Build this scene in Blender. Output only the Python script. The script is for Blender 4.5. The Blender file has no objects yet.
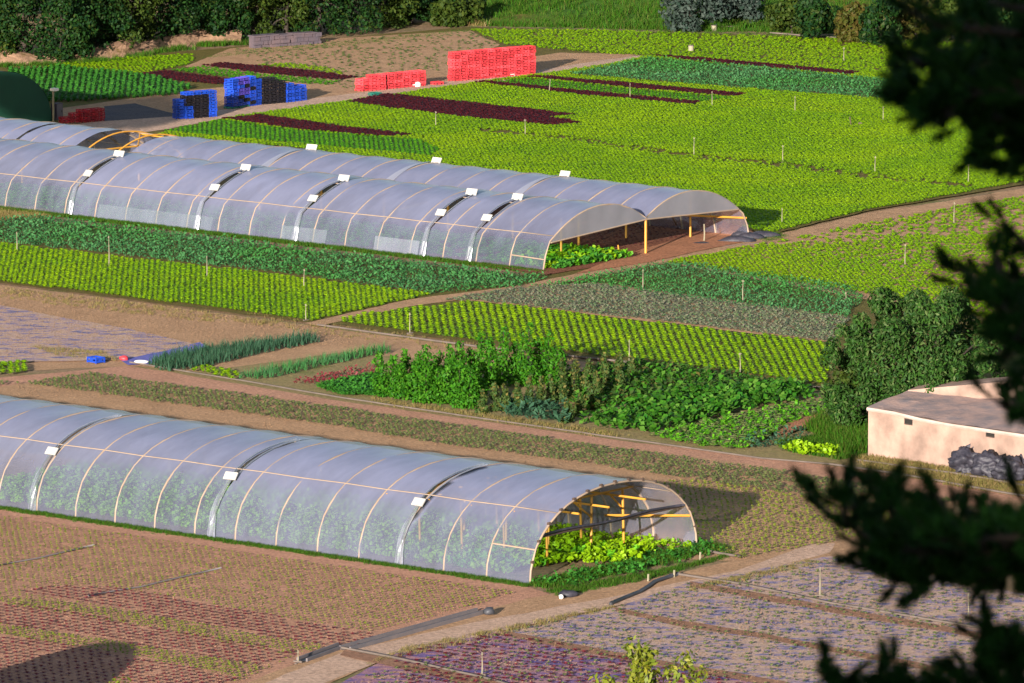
import bpy, bmesh, math, random
import numpy as np
from mathutils import Vector, noise, Matrix

random.seed(7)
RNG = np.random.default_rng(7)
SC = bpy.context.scene
COL = SC.collection
R = math.radians
PI = math.pi

# ------------------------------------------------------------------ camera, sky, sun, exposure
CAM_H = 42.0
FPX = 6800.0
PITCH = math.atan(1014.5 / FPX)
cam = bpy.data.cameras.new("camera")
cam.sensor_width = 36.0
cam.lens = FPX / 1024.0 * 36.0
cam.clip_start = 0.5
cam.clip_end = 20000
cam.dof.use_dof = True
cam.dof.focus_distance = 262.0
cam.dof.aperture_fstop = 12.5
cam_o = bpy.data.objects.new("camera", cam)
COL.objects.link(cam_o)
cam_o.location = (0, 0, CAM_H)
cam_o.rotation_euler = (PI / 2 - PITCH, 0, 0)
SC.camera = cam_o

SUN_EL = R(11.1)
SUN_AZ = math.atan2(-0.945, -0.30)          # where the sun stands, measured from +X
w = bpy.data.worlds.new("World")
SC.world = w
w.use_nodes = True
nt = w.node_tree
bg = nt.nodes["Background"]
sky = nt.nodes.new("ShaderNodeTexSky")
sky.sky_type = 'NISHITA'
sky.sun_disc = False
sky.sun_elevation = SUN_EL
sky.sun_rotation = PI / 2 - SUN_AZ
sky.air_density = 1.0
sky.dust_density = 1.0
nt.links.new(sky.outputs[0], bg.inputs[0])
bg.inputs[1].default_value = 0.075

sun = bpy.data.lights.new("sun", 'SUN')
sun.energy = 5.0
sun.angle = R(0.5)
sun.color = (1.0, 0.93, 0.83)
sun_o = bpy.data.objects.new("sun", sun)
COL.objects.link(sun_o)
sd = Vector((math.cos(SUN_AZ) * math.cos(SUN_EL), math.sin(SUN_AZ) * math.cos(SUN_EL), math.sin(SUN_EL)))
sun_o.rotation_euler = sd.to_track_quat('Z', 'Y').to_euler()
sun_o.location = sd * 300

SC.view_settings.view_transform = 'Standard'
SC.view_settings.look = 'None'
SC.view_settings.exposure = 1.4
SC.view_settings.gamma = 1.0
SC.render.engine = 'CYCLES'
SC.cycles.max_bounces = 6
SC.cycles.transparent_max_bounces = 16
SC.cycles.use_denoising = True

# ------------------------------------------------------------------ projection helpers (plan measured off the photograph)
CP, SP = math.cos(PITCH), math.sin(PITCH)


def ray(px, py):
    a = (px - 512) / FPX
    b = (py - 341.5) / FPX
    return (a, CP - b * SP, -SP - b * CP)


def G(px, py, z=0.0):
    d = ray(px, py)
    t = (CAM_H - z) / -d[2]
    return Vector((d[0] * t, d[1] * t, z))


def at(px, py, y):                 # the point of the view ray at distance y
    d = ray(px, py)
    t = y / d[1]
    return Vector((d[0] * t, y, CAM_H + d[2] * t))


def HZ(p, py):                     # height above p at which row py is met
    d = ray(512, py)
    return CAM_H + d[2] / d[1] * p[1]


# ------------------------------------------------------------------ materials
def S(r, g, b, k=1.0):
    def l(c):
        c /= 255.0
        return (c / 12.92 if c <= .04045 else ((c + .055) / 1.055) ** 2.4)
    return (min(l(r) * k, 1), min(l(g) * k, 1), min(l(b) * k, 1), 1)


def newmat(name):
    m = bpy.data.materials.new(name)
    m.use_nodes = True
    n = m.node_tree
    for x in list(n.nodes):
        n.nodes.remove(x)
    out = n.nodes.new("ShaderNodeOutputMaterial")
    return m, n, out


def ramp(n, stops):
    r = n.nodes.new("ShaderNodeValToRGB")
    e = r.color_ramp.elements
    while len(e) > 1:
        e.remove(e[-1])
    e[0].position, e[0].color = stops[0]
    for p, c in stops[1:]:
        k = e.new(p)
        k.color = c
    return r


def noise_node(n, scale, detail=4, rough=.55, vec=None, stretch=None, rot=0.0):
    t = n.nodes.new("ShaderNodeTexNoise")
    t.inputs["Scale"].default_value = scale
    t.inputs["Detail"].default_value = detail
    t.inputs["Roughness"].default_value = rough
    tc = n.nodes.new("ShaderNodeTexCoord")
    mp = n.nodes.new("ShaderNodeMapping")
    n.links.new(tc.outputs["Object"], mp.inputs[0])
    mp.inputs["Rotation"].default_value = (0, 0, rot)
    if stretch:
        mp.inputs["Scale"].default_value = stretch
    n.links.new(mp.outputs[0], t.inputs["Vector"])
    return t


def solid(name, c1, c2=None, scale=3.0, rough=.7, metal=0.0, bump=0.0, bscale=None, spec=.3, stretch=None):
    m, n, out = newmat(name)
    p = n.nodes.new("ShaderNodeBsdfPrincipled")
    p.inputs["Roughness"].default_value = rough
    p.inputs["Metallic"].default_value = metal
    p.inputs["Specular IOR Level"].default_value = spec
    if c2 is None:
        c2 = tuple(x * .8 for x in c1[:3]) + (1,)
    t = noise_node(n, scale, stretch=stretch)
    r = ramp(n, [(.3, c1), (.7, c2)])
    n.links.new(t.outputs["Fac"], r.inputs[0])
    n.links.new(r.outputs[0], p.inputs["Base Color"])
    if bump:
        t2 = noise_node(n, bscale or scale * 4)
        b = n.nodes.new("ShaderNodeBump")
        b.inputs["Strength"].default_value = bump
        b.inputs["Distance"].default_value = .05
        n.links.new(t2.outputs["Fac"], b.inputs["Height"])
        n.links.new(b.outputs[0], p.inputs["Normal"])
    n.links.new(p.outputs[0], out.inputs[0])
    return m


def plastic(name, c1, c2, scale, rough):
    """each crate a little more or less faded"""
    m, n, out = newmat(name)
    oi = n.nodes.new("ShaderNodeObjectInfo")
    r = ramp(n, [(0, tuple(x * .8 for x in c2[:3]) + (1,)), (.5, c2), (1, c1)])
    n.links.new(oi.outputs["Random"], r.inputs[0])
    p = n.nodes.new("ShaderNodeBsdfPrincipled")
    p.inputs["Roughness"].default_value = rough
    p.inputs["Specular IOR Level"].default_value = .3
    n.links.new(r.outputs[0], p.inputs["Base Color"])
    n.links.new(p.outputs[0], out.inputs[0])
    return m


def leafmat(name, cols, trans=.3, rough=.55, spec=.25, patch=None, pscale=.15):
    """one tint per leaf (Random Per Island), with a slow drift over the bed"""
    m, n, out = newmat(name)
    g = n.nodes.new("ShaderNodeNewGeometry")
    r = ramp(n, [(i / max(1, len(cols) - 1), c) for i, c in enumerate(cols)])
    n.links.new(g.outputs["Random Per Island"], r.inputs[0])
    colout = r.outputs[0]
    if patch:
        t = noise_node(n, pscale, 3, .6)
        r2 = ramp(n, [(.42, (0, 0, 0, 1)), (.62, (1, 1, 1, 1))])
        n.links.new(t.outputs["Fac"], r2.inputs[0])
        mx = n.nodes.new("ShaderNodeMix")
        mx.data_type = 'RGBA'
        n.links.new(r2.outputs[0], mx.inputs[0])
        n.links.new(colout, mx.inputs[6])
        mx.inputs[7].default_value = patch
        colout = mx.outputs[2]
    p = n.nodes.new("ShaderNodeBsdfPrincipled")
    p.inputs["Roughness"].default_value = rough
    p.inputs["Specular IOR Level"].default_value = spec
    n.links.new(colout, p.inputs["Base Color"])
    tr = n.nodes.new("ShaderNodeBsdfTranslucent")
    n.links.new(colout, tr.inputs[0])
    mix = n.nodes.new("ShaderNodeMixShader")
    mix.inputs[0].default_value = trans
    n.links.new(p.outputs[0], mix.inputs[1])
    n.links.new(tr.outputs[0], mix.inputs[2])
    n.links.new(mix.outputs[0], out.inputs[0])
    return m


def soilmat(name, cols, scale=.8, fine=9.0, stretch=None, rot=0.0, bump=.6):
    m, n, out = newmat(name)
    t = noise_node(n, scale, 10, .70, stretch=stretch, rot=rot)
    r = ramp(n, cols)
    n.links.new(t.outputs["Fac"], r.inputs[0])
    t2 = noise_node(n, fine, 6, .75)
    mul = n.nodes.new("ShaderNodeMix")
    mul.data_type = 'RGBA'
    mul.blend_type = 'OVERLAY'
    mul.inputs[0].default_value = .75
    n.links.new(r.outputs[0], mul.inputs[6])
    st = n.nodes.new("ShaderNodeMapRange")
    st.inputs["From Min"].default_value = .30
    st.inputs["From Max"].default_value = .70
    st.inputs["To Min"].default_value = .22
    st.inputs["To Max"].default_value = .80
    n.links.new(t2.outputs["Fac"], st.inputs[0])
    n.links.new(st.outputs[0], mul.inputs[7])
    p = n.nodes.new("ShaderNodeBsdfPrincipled")
    p.inputs["Roughness"].default_value = .95
    p.inputs["Specular IOR Level"].default_value = .1
    n.links.new(mul.outputs[2], p.inputs["Base Color"])
    b = n.nodes.new("ShaderNodeBump")
    b.inputs["Strength"].default_value = bump
    b.inputs["Distance"].default_value = .10
    n.links.new(t2.outputs["Fac"], b.inputs["Height"])
    n.links.new(b.outputs[0], p.inputs["Normal"])
    n.links.new(p.outputs[0], out.inputs[0])
    return m


def filmmat(name, tint, dens_face, dens_graze, dirt=.06, gloss=.10):
    """greenhouse film: clear when looked through square on, milky and sky-reflecting at a slant"""
    m, n, out = newmat(name)
    tr = n.nodes.new("ShaderNodeBsdfTransparent")
    tr.inputs[0].default_value = (.72, .84, .80, 1)
    df = n.nodes.new("ShaderNodeBsdfDiffuse")
    tl = n.nodes.new("ShaderNodeBsdfTranslucent")
    t = noise_node(n, 1.6, 5, .6, stretch=(1, .35, .35))
    r = ramp(n, [(.3, tint), (.75, tuple(min(1, c * .8) for c in tint[:3]) + (1,))])
    n.links.new(t.outputs["Fac"], r.inputs[0])
    n.links.new(r.outputs[0], df.inputs[0])
    n.links.new(r.outputs[0], tl.inputs[0])
    mx = n.nodes.new("ShaderNodeMixShader")
    mx.inputs[0].default_value = .32
    n.links.new(df.outputs[0], mx.inputs[1])
    n.links.new(tl.outputs[0], mx.inputs[2])
    lw = n.nodes.new("ShaderNodeLayerWeight")
    lw.inputs[0].default_value = .5
    mr = n.nodes.new("ShaderNodeMapRange")
    mr.inputs["From Min"].default_value = .26
    mr.inputs["From Max"].default_value = .66
    mr.inputs["To Min"].default_value = dens_face
    mr.inputs["To Max"].default_value = dens_graze
    n.links.new(lw.outputs["Facing"], mr.inputs[0])
    t2 = noise_node(n, .9, 6, .65, stretch=(1.4, .5, .5))
    ma = n.nodes.new("ShaderNodeMath")
    ma.operation = 'MULTIPLY_ADD'
    n.links.new(t2.outputs["Fac"], ma.inputs[0])
    ma.inputs[1].default_value = dirt * 2
    n.links.new(mr.outputs[0], ma.inputs[2])
    sb = n.nodes.new("ShaderNodeMath")
    sb.operation = 'SUBTRACT'
    sb.use_clamp = True
    n.links.new(ma.outputs[0], sb.inputs[0])
    sb.inputs[1].default_value = dirt
    fin = n.nodes.new("ShaderNodeMixShader")
    oi = n.nodes.new("ShaderNodeObjectInfo")
    va = n.nodes.new("ShaderNodeMath")
    va.operation = 'MULTIPLY_ADD'
    va.use_clamp = True
    va.inputs[1].default_value = .16
    n.links.new(oi.outputs["Random"], va.inputs[0])
    sb2 = n.nodes.new("ShaderNodeMath")
    sb2.operation = 'SUBTRACT'
    sb2.inputs[1].default_value = .08
    n.links.new(sb.outputs[0], sb2.inputs[0])
    n.links.new(sb2.outputs[0], va.inputs[2])
    n.links.new(va.outputs[0], fin.inputs[0])
    n.links.new(tr.outputs[0], fin.inputs[1])
    n.links.new(mx.outputs[0], fin.inputs[2])
    gl = n.nodes.new("ShaderNodeBsdfGlossy")
    gl.inputs["Roughness"].default_value = .22
    gl.inputs[0].default_value = (.95, .96, 1, 1)
    fr = n.nodes.new("ShaderNodeFresnel")
    fr.inputs[0].default_value = 1.5
    tw_ = noise_node(n, 2.2, 4, .6, stretch=(1.2, .4, .4))
    bp = n.nodes.new("ShaderNodeBump")
    bp.inputs["Strength"].default_value = .35
    bp.inputs["Distance"].default_value = .05
    n.links.new(tw_.outputs["Fac"], bp.inputs["Height"])
    n.links.new(bp.outputs[0], gl.inputs["Normal"])
    mg = n.nodes.new("ShaderNodeMixShader")
    half = n.nodes.new("ShaderNodeMath")
    half.operation = 'MULTIPLY'
    half.inputs[1].default_value = .50
    n.links.new(fr.outputs[0], half.inputs[0])
    n.links.new(half.outputs[0], mg.inputs[0])
    n.links.new(fin.outputs[0], mg.inputs[1])
    n.links.new(gl.outputs[0], mg.inputs[2])
    n.links.new(mg.outputs[0], out.inputs[0])
    return m


M = {}
AX = R(-39)
M['ground'] = soilmat("dry_ground", [(.3, (.20, .135, .075, 1)), (.5, (.26, .17, .10, 1)), (.62, (.13, .13, .045, 1)), (.75, (.30, .19, .13, 1))], .35, 5)
M['soil_pink'] = soilmat("pale_soil", [(.3, (.48, .25, .165, 1)), (.7, (.37, .19, .12, 1))], .6, 7)
M['soil_tan'] = soilmat("tan_soil", [(.3, (.45, .265, .15, 1)), (.7, (.33, .19, .105, 1))], .6, 7)
M['soil_red'] = soilmat("red_soil", [(.3, (.40, .17, .09, 1)), (.7, (.30, .13, .07, 1))], .6, 7)
M['soil_ditch'] = soilmat("ditch_soil", [(.3, (.30, .16, .10, 1)), (.7, (.22, .11, .07, 1))], .6, 7)
M['soil_shade'] = soilmat("shade_dark_soil", [(.3, (.075, .07, .085, 1)), (.7, (.11, .09, .09, 1))], .6, 7)  # soil colour darkened to stand for deep shade
M['soil_dark'] = soilmat("dark_tilled_soil", [(.3, (.16, .06, .035, 1)), (.7, (.22, .085, .05, 1))], 1.2, 6, bump=1.0)
M['soil_green'] = soilmat("weedy_soil", [(.3, (.20, .17, .06, 1)), (.5, (.26, .19, .09, 1)), (.7, (.12, .14, .035, 1))], .8, 6)
M['soil_crop'] = soilmat("crop_soil", [(.3, (.10, .09, .02, 1)), (.7, (.14, .10, .03, 1))], .8, 7)
M['road'] = soilmat("farm_road_dirt", [(.3, (.52, .34, .25, 1)), (.7, (.42, .27, .19, 1))], .7, 6)
M['mulch'] = soilmat("dusty_mulch_film", [(.36, (.46, .31, .21, 1)), (.50, (.42, .28, .23, 1)), (.545, (.28, .21, .28, 1)), (.61, (.14, .13, .23, 1))], 1.2, 12,
                     stretch=(.75, 1.4, 1), rot=R(39))
M['mulch_violet'] = soilmat("violet_mulch_film", [(.34, (.42, .27, .20, 1)), (.47, (.36, .18, .19, 1)), (.53, (.22, .12, .22, 1)), (.60, (.11, .09, .24, 1))], 1.1, 12,
                            stretch=(.55, 1.5, 1), rot=R(39))
M['mulch_blue'] = soilmat("blue_mulch_film", [(.3, (.10, .10, .33, 1)), (.7, (.16, .16, .42, 1))], .9, 8)
M['bank'] = soilmat("earth_bank", [(.3, (.20, .12, .07, 1)), (.55, (.26, .155, .10, 1)), (.66, (.12, .08, .03, 1))], .5, 3)
M['hill'] = soilmat("slope", [(.3, (.06, .07, .02, 1)), (.7, (.11, .08, .04, 1))], .4, 3)
M['bankgrass'] = soilmat("bank_grass", [(.35, (.03, .09, .008, 1)), (.55, (.06, .11, .01, 1)), (.7, (.15, .095, .03, 1))], .12, 2.5)

M['lime'] = leafmat("lime_lettuce_leaf", [(.165, .32, .004, 1), (.22, .39, .005, 1), (.13, .27, .004, 1), (.19, .35, .004, 1)], patch=(.24, .39, .004, 1), pscale=.12)
M['yellow'] = leafmat("yellow_lettuce_leaf", [(.24, .39, .004, 1), (.19, .34, .004, 1), (.28, .42, .006, 1)], patch=(.19, .36, .004, 1), pscale=.14)
M['green'] = leafmat("green_lettuce_leaf", [(.07, .25, .008, 1), (.11, .32, .008, 1), (.05, .19, .01, 1)])
M['deep'] = leafmat("deep_green_leaf", [(.025, .13, .014, 1), (.05, .19, .02, 1), (.03, .15, .015, 1)])
M['bluegreen'] = leafmat("blue_green_leaf", [(.036, .125, .044, 1), (.062, .175, .064, 1), (.034, .13, .036, 1)], patch=(.042, .16, .034, 1), spec=.08)
M['leek'] = leafmat("leek_leaf", [(.028, .078, .042, 1), (.045, .105, .06, 1), (.022, .07, .03, 1)], spec=.1)
M['darkred'] = leafmat("dark_red_leaf", [(.05, .006, .010, 1), (.085, .010, .014, 1), (.035, .006, .010, 1)], trans=.15)
M['redseed'] = leafmat("red_seedling_leaf", [(.12, .012, .022, 1), (.17, .025, .03, 1)], trans=.15)
M['olive'] = leafmat("olive_seedling_leaf", [(.15, .19, .05, 1), (.19, .21, .08, 1), (.11, .16, .04, 1)])
M['paleseed'] = leafmat("pale_seedling_leaf", [(.20, .26, .02, 1), (.26, .28, .04, 1), (.17, .23, .02, 1)])
M['mauve'] = leafmat("mauve_seedling_leaf", [(.16, .21, .11, 1), (.22, .20, .14, 1), (.12, .22, .08, 1)])
M['grass'] = leafmat("grass_blade", [(.020, .090, .006, 1), (.045, .14, .008, 1), (.045, .085, .010, 1), (.09, .11, .02, 1)], spec=.08)
M['drygrass'] = leafmat("dry_grass_blade", [(.24, .17, .07, 1), (.15, .15, .03, 1), (.28, .17, .08, 1)])
M['bean'] = leafmat("bean_leaf", [(.020, .11, .006, 1), (.048, .17, .008, 1), (.015, .08, .006, 1), (.075, .20, .012, 1)], spec=.08)
M['maize'] = leafmat("drying_leaf", [(.035, .075, .016, 1), (.06, .095, .022, 1), (.022, .055, .012, 1), (.14, .115, .03, 1)], spec=.1)
M['broad'] = leafmat("broad_leaf", [(.018, .10, .008, 1), (.042, .155, .010, 1), (.085, .18, .025, 1), (.025, .11, .008, 1)], spec=.12)
M['hedge'] = leafmat("hedge_leaf", [(.006, .024, .006, 1), (.013, .042, .006, 1), (.004, .018, .007, 1), (.026, .042, .006, 1)], trans=.12, spec=.08)
M['hedge_olive'] = leafmat("olive_hedge_leaf", [(.022, .042, .006, 1), (.038, .055, .007, 1), (.011, .03, .006, 1)], trans=.15, spec=.08)
M['bushgrey'] = leafmat("grey_leaf", [(.026, .042, .034, 1), (.042, .055, .046, 1), (.014, .030, .020, 1)], trans=.1, spec=.1)
M['bushgold'] = leafmat("golden_leaf", [(.07, .06, .010, 1), (.045, .06, .010, 1), (.085, .055, .015, 1)], spec=.1)
M['figleaf'] = leafmat("tree_leaf", [(.014, .045, .007, 1), (.030, .080, .010, 1), (.010, .034, .007, 1), (.075, .11, .03, 1)], trans=.12, rough=.6, spec=.12)
M['sapling'] = leafmat("sapling_leaf", [(.16, .18, .012, 1), (.10, .14, .012, 1), (.22, .20, .015, 1)])
M['needle'] = leafmat("pine_needle", [(.008, .034, .006, 1), (.016, .055, .009, 1)], trans=.05, spec=.05)
M['bark'] = solid("bark", (.04, .03, .022, 1), (.025, .018, .014, 1), 6, .9, bump=.5)
M['rib'] = solid("cream_rib", (.31, .225, .165, 1), (.25, .18, .13, 1), 2, .6)
M['post_orange'] = solid("orange_post", (.52, .25, .030, 1), (.42, .19, .03, 1), 2, .55)
M['film'] = filmmat("greenhouse_film", (.30, .31, .46, 1), .31, .86, dirt=.15)
M['film_back'] = filmmat("dense_back_film", (.26, .26, .34, 1), .66, .86, dirt=.12)  # far-side film made denser to deepen the tunnel's cast shadow
M['curtain'] = filmmat("end_curtain_film", (.34, .33, .38, 1), .70, .85)
M['gather'] = filmmat("gathered_film", (.45, .45, .56, 1), .30, .75)
M['clip'] = solid("white_board", (.42, .39, .36, 1), (.32, .30, .28, 1), 3, .5)
M['pipe'] = solid("pale_pipe", (.13, .10, .085, 1), (.085, .065, .055, 1), 2, .8)
M['hose'] = solid("black_hose", (.03, .03, .035, 1), (.05, .05, .06, 1), 2, .5)
M['trough'] = solid("grey_board", (.16, .13, .13, 1), (.11, .10, .11, 1), 2, .8)
M['riser'] = solid("pale_post", (.25, .22, .15, 1), (.18, .155, .105, 1), 3, .8)
M['rust'] = solid("dark_iron", (.08, .05, .035, 1), (.05, .035, .03, 1), 3, .7)
M['crate_red'] = plastic("red_plastic", (.66, .060, .075, 1), (.48, .035, .045, 1), .7, .45)
M['crate_maroon'] = plastic("maroon_plastic", (.30, .012, .022, 1), (.24, .010, .02, 1), .7, .45)
M['crate_blue'] = plastic("blue_plastic", (.010, .055, .46, 1), (.008, .045, .34, 1), .7, .45)
M['crate_black'] = plastic("black_plastic", (.007, .006, .010, 1), (.010, .008, .011, 1), .7, .5)
M['crate_violet'] = plastic("violet_plastic", (.07, .045, .36, 1), (.06, .04, .30, 1), .7, .5)
M['crate_green'] = plastic("green_plastic", (.015, .16, .11, 1), (.012, .12, .09, 1), .7, .5)
M['tarp'] = solid("green_tarpaulin", (.006, .042, .024, 1), (.008, .055, .03, 1), .8, .65, bump=.25, bscale=2)
M['plaster'] = solid("pink_plaster", (.36, .235, .185, 1), (.18, .12, .095, 1), 1.1, .9, bump=.35, bscale=6)
M['roof'] = solid("roof_cement", (.17, .14, .145, 1), (.36, .23, .19, 1), 1.5, .9, bump=.5, bscale=5)
M['eave'] = solid("pale_eave", (.42, .34, .30, 1), (.34, .25, .21, 1), 1.5, .8)
M['void'] = solid("dark_inside", (.012, .010, .010, 1), (.018, .015, .013, 1), 3, .8)  # near-black panel colour standing for the unlit inside of the shed
M['bag'] = solid("dark_sack", (.016, .016, .024, 1), (.045, .040, .052, 1), 5, .55, bump=.6, bscale=5)
M['stone'] = solid("grey_stone", (.055, .048, .065, 1), (.11, .075, .08, 1), 1.2, .9, bump=.6, bscale=5)
M['soiltop'] = solid("white_thing", (.75, .72, .68, 1), (.65, .6, .55, 1), 3, .6)


# ------------------------------------------------------------------ object helpers
def tag(o, label=None, cat=None, group=None, kind=None):
    if label: o['label'] = label
    if cat: o['category'] = cat
    if group: o['group'] = group
    if kind: o['kind'] = kind
    return o


def empty(name, loc=(0, 0, 0), rz=0.0):
    o = bpy.data.objects.new(name, None)
    COL.objects.link(o)
    o.location = loc
    o.rotation_euler = (0, 0, rz)
    o.empty_display_size = .3
    return o


class MB:
    def __init__(self):
        self.v, self.f = [], []

    def quad(self, a, b, c, d):
        n = len(self.v)
        self.v += [tuple(a), tuple(b), tuple(c), tuple(d)]
        self.f.append((n, n + 1, n + 2, n + 3))
        return self

    def box(self, c, s, rz=0.0, rot=None):
        n = len(self.v)
        m = rot if rot is not None else Matrix.Rotation(rz, 3, 'Z')
        for x, y, z in ((-1, -1, -1), (1, -1, -1), (1, 1, -1), (-1, 1, -1), (-1, -1, 1), (1, -1, 1), (1, 1, 1), (-1, 1, 1)):
            p = m @ Vector((x * s[0] / 2, y * s[1] / 2, z * s[2] / 2)) + Vector(c)
            self.v.append(tuple(p))
        for q in ((0, 3, 2, 1), (4, 5, 6, 7), (0, 1, 5, 4), (1, 2, 6, 5), (2, 3, 7, 6), (3, 0, 4, 7)):
            self.f.append(tuple(n + i for i in q))
        return self

    def tube(self, pts, r, k=6, cap=True, r2=None):
        pts = [Vector(p) for p in pts]
        n0 = len(self.v)
        L = len(pts)
        for i, p in enumerate(pts):
            d = (pts[min(i + 1, L - 1)] - pts[max(i - 1, 0)])
            if d.length < 1e-6: d = Vector((0, 0, 1))
            d.normalize()
            a = Vector((0, 0, 1)) if abs(d.z) < .9 else Vector((1, 0, 0))
            e1 = d.cross(a).normalized()
            e2 = d.cross(e1).normalized()
            rr = r if r2 is None else r + (r2 - r) * i / max(1, L - 1)
            for j in range(k):
                t = 2 * PI * j / k
                self.v.append(tuple(p + e1 * (math.cos(t) * rr) + e2 * (math.sin(t) * rr)))
        for i in range(L - 1):
            for j in range(k):
                a = n0 + i * k + j
                b = n0 + i * k + (j + 1) % k
                self.f.append((a, b, b + k, a + k))
        if cap:
            self.f.append(tuple(n0 + j for j in range(k)))
            self.f.append(tuple(n0 + (L - 1) * k + j for j in reversed(range(k))))
        return self

    def prism(self, poly, z0, z1):
        n = len(self.v)
        k = len(poly)
        for p in poly: self.v.append((p[0], p[1], z0))
        for p in poly: self.v.append((p[0], p[1], z1 if not callable(z1) else z1(p)))
        self.f.append(tuple(n + i for i in reversed(range(k))))
        self.f.append(tuple(n + k + i for i in range(k)))
        for i in range(k):
            j = (i + 1) % k
            self.f.append((n + i, n + j, n + k + j, n + k + i))
        return self

    def mesh(self, name, mat, smooth=False):
        me = bpy.data.meshes.new(name)
        me.from_pydata(self.v, [], self.f)
        me.update()
        if mat: me.materials.append(mat)
        if smooth:
            me.polygons.foreach_set("use_smooth", [True] * len(me.polygons))
        return me

    def build(self, name, mat, parent=None, smooth=False):
        o = bpy.data.objects.new(name, self.mesh(name, mat, smooth))
        COL.objects.link(o)
        if parent: o.parent = parent
        return o


def link_mesh(name, me, parent=None, loc=None, rz=None, s=None):
    o = bpy.data.objects.new(name, me)
    COL.objects.link(o)
    if parent: o.parent = parent
    if loc is not None: o.location = loc
    if rz is not None: o.rotation_euler = (0, 0, rz)
    if s is not None: o.scale = (s, s, s) if not hasattr(s, '__len__') else s
    return o


def np_mesh(name, V, F, mat, smooth=False):
    """V (n,3) float, F (m,k) int, k = 3 or 4"""
    me = bpy.data.meshes.new(name)
    k = F.shape[1]
    me.vertices.add(len(V))
    me.vertices.foreach_set("co", np.ascontiguousarray(V, dtype=np.float32).ravel())
    me.loops.add(F.size)
    me.loops.foreach_set("vertex_index", np.ascontiguousarray(F, dtype=np.int32).ravel())
    me.polygons.add(len(F))
    me.polygons.foreach_set("loop_start", np.arange(0, F.size, k, dtype=np.int32))
    me.polygons.foreach_set("loop_total", np.full(len(F), k, dtype=np.int32))
    if smooth:
        me.polygons.foreach_set("use_smooth", np.ones(len(F), dtype=bool))
    me.update(calc_edges=True)
    me.materials.append(mat)
    return me


def in_poly(P, poly):
    x, y = P[:, 0], P[:, 1]
    inside = np.zeros(len(P), bool)
    n = len(poly)
    for i in range(n):
        x1, y1 = poly[i][0], poly[i][1]
        x2, y2 = poly[(i + 1) % n][0], poly[(i + 1) % n][1]
        c = ((y1 > y) != (y2 > y))
        with np.errstate(divide='ignore', invalid='ignore'):
            xi = (x2 - x1) * (y - y1) / (y2 - y1 + 1e-12) + x1
        inside ^= c & (x < xi)
    return inside


# plant templates: (verts, faces) about 1 unit tall / wide
def t_rosette(nl, r, h, wid, seed, droop=.25, up0=.02, inner=.5):
    rnd = random.Random(seed)
    V, F = [], []
    for i in range(nl):
        a = 2 * PI * i / nl * 1.0 + rnd.uniform(-.35, .35)
        if i % 2: rr, hh = r * inner, h
        else: rr, hh = r, h * (.62 + rnd.uniform(-.12, .12))
        rr *= rnd.uniform(.85, 1.15)
        ca, sa = math.cos(a), math.sin(a)
        n = len(V)
        V.append((0, 0, up0))
        mx, mz = rr * .6, hh * .95
        wv = wid * rnd.uniform(.85, 1.15)
        V.append((ca * mx - sa * wv, sa * mx + ca * wv, mz))
        V.append((ca * mx + sa * wv, sa * mx - ca * wv, mz))
        V.append((ca * rr, sa * rr, hh * (1 - droop)))
        F += [(n, n + 2, n + 1), (n + 1, n + 2, n + 3)]
    return np.array(V), np.array(F)


def t_bush(nl, r, h, leaf, seed, up=.6, asp=.6, core=.0):
    """a leafy head: many separate leaves set in a dome, each tilted its own way"""
    rnd = random.Random(seed)
    V, F = [], []
    for i in range(nl):
        a = rnd.uniform(0, 2 * PI)
        t = rnd.random() ** .6
        zr = rnd.random()
        c = Vector((math.cos(a) * r * t * .75, math.sin(a) * r * t * .75, h * (core + (1 - core) * (.2 + .75 * zr * (1.05 - .5 * t * t)))))
        d = Vector((math.cos(a + rnd.uniform(-.7, .7)), math.sin(a + rnd.uniform(-.7, .7)), rnd.gauss(up, .5))).normalized()
        sd_ = d.cross(Vector((rnd.gauss(0, .5), rnd.gauss(0, .5), 1))).normalized()
        l = leaf * rnd.uniform(.7, 1.25)
        nn_ = sd_.cross(d)
        n = len(V)
        for p in (c - d * l * .5, c + sd_ * l * asp * .5 + d * l * .08, c + d * l * .5 - nn_ * l * .12, c - sd_ * l * asp * .5 + d * l * .08):
            V.append((p.x, p.y, max(.01, p.z)))
        F += [(n, n + 1, n + 2), (n, n + 2, n + 3)]
    return np.array(V), np.array(F)


def t_blades(nb, r, h, wid, seed, bend=.35):
    rnd = random.Random(seed)
    V, F = [], []
    for i in range(nb):
        a = rnd.uniform(0, 2 * PI)
        ca, sa = math.cos(a), math.sin(a)
        ox, oy = rnd.uniform(-r, r), rnd.uniform(-r, r)
        hh = h * rnd.uniform(.6, 1.1)
        b = bend * hh * rnd.uniform(.3, 1.3)
        n = len(V)
        V.append((ox - sa * wid, oy + ca * wid, 0))
        V.append((ox + sa * wid, oy - ca * wid, 0))
        V.append((ox + ca * b, oy + sa * b, hh))
        F.append((n, n + 1, n + 2))
    return np.array(V), np.array(F)


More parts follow.
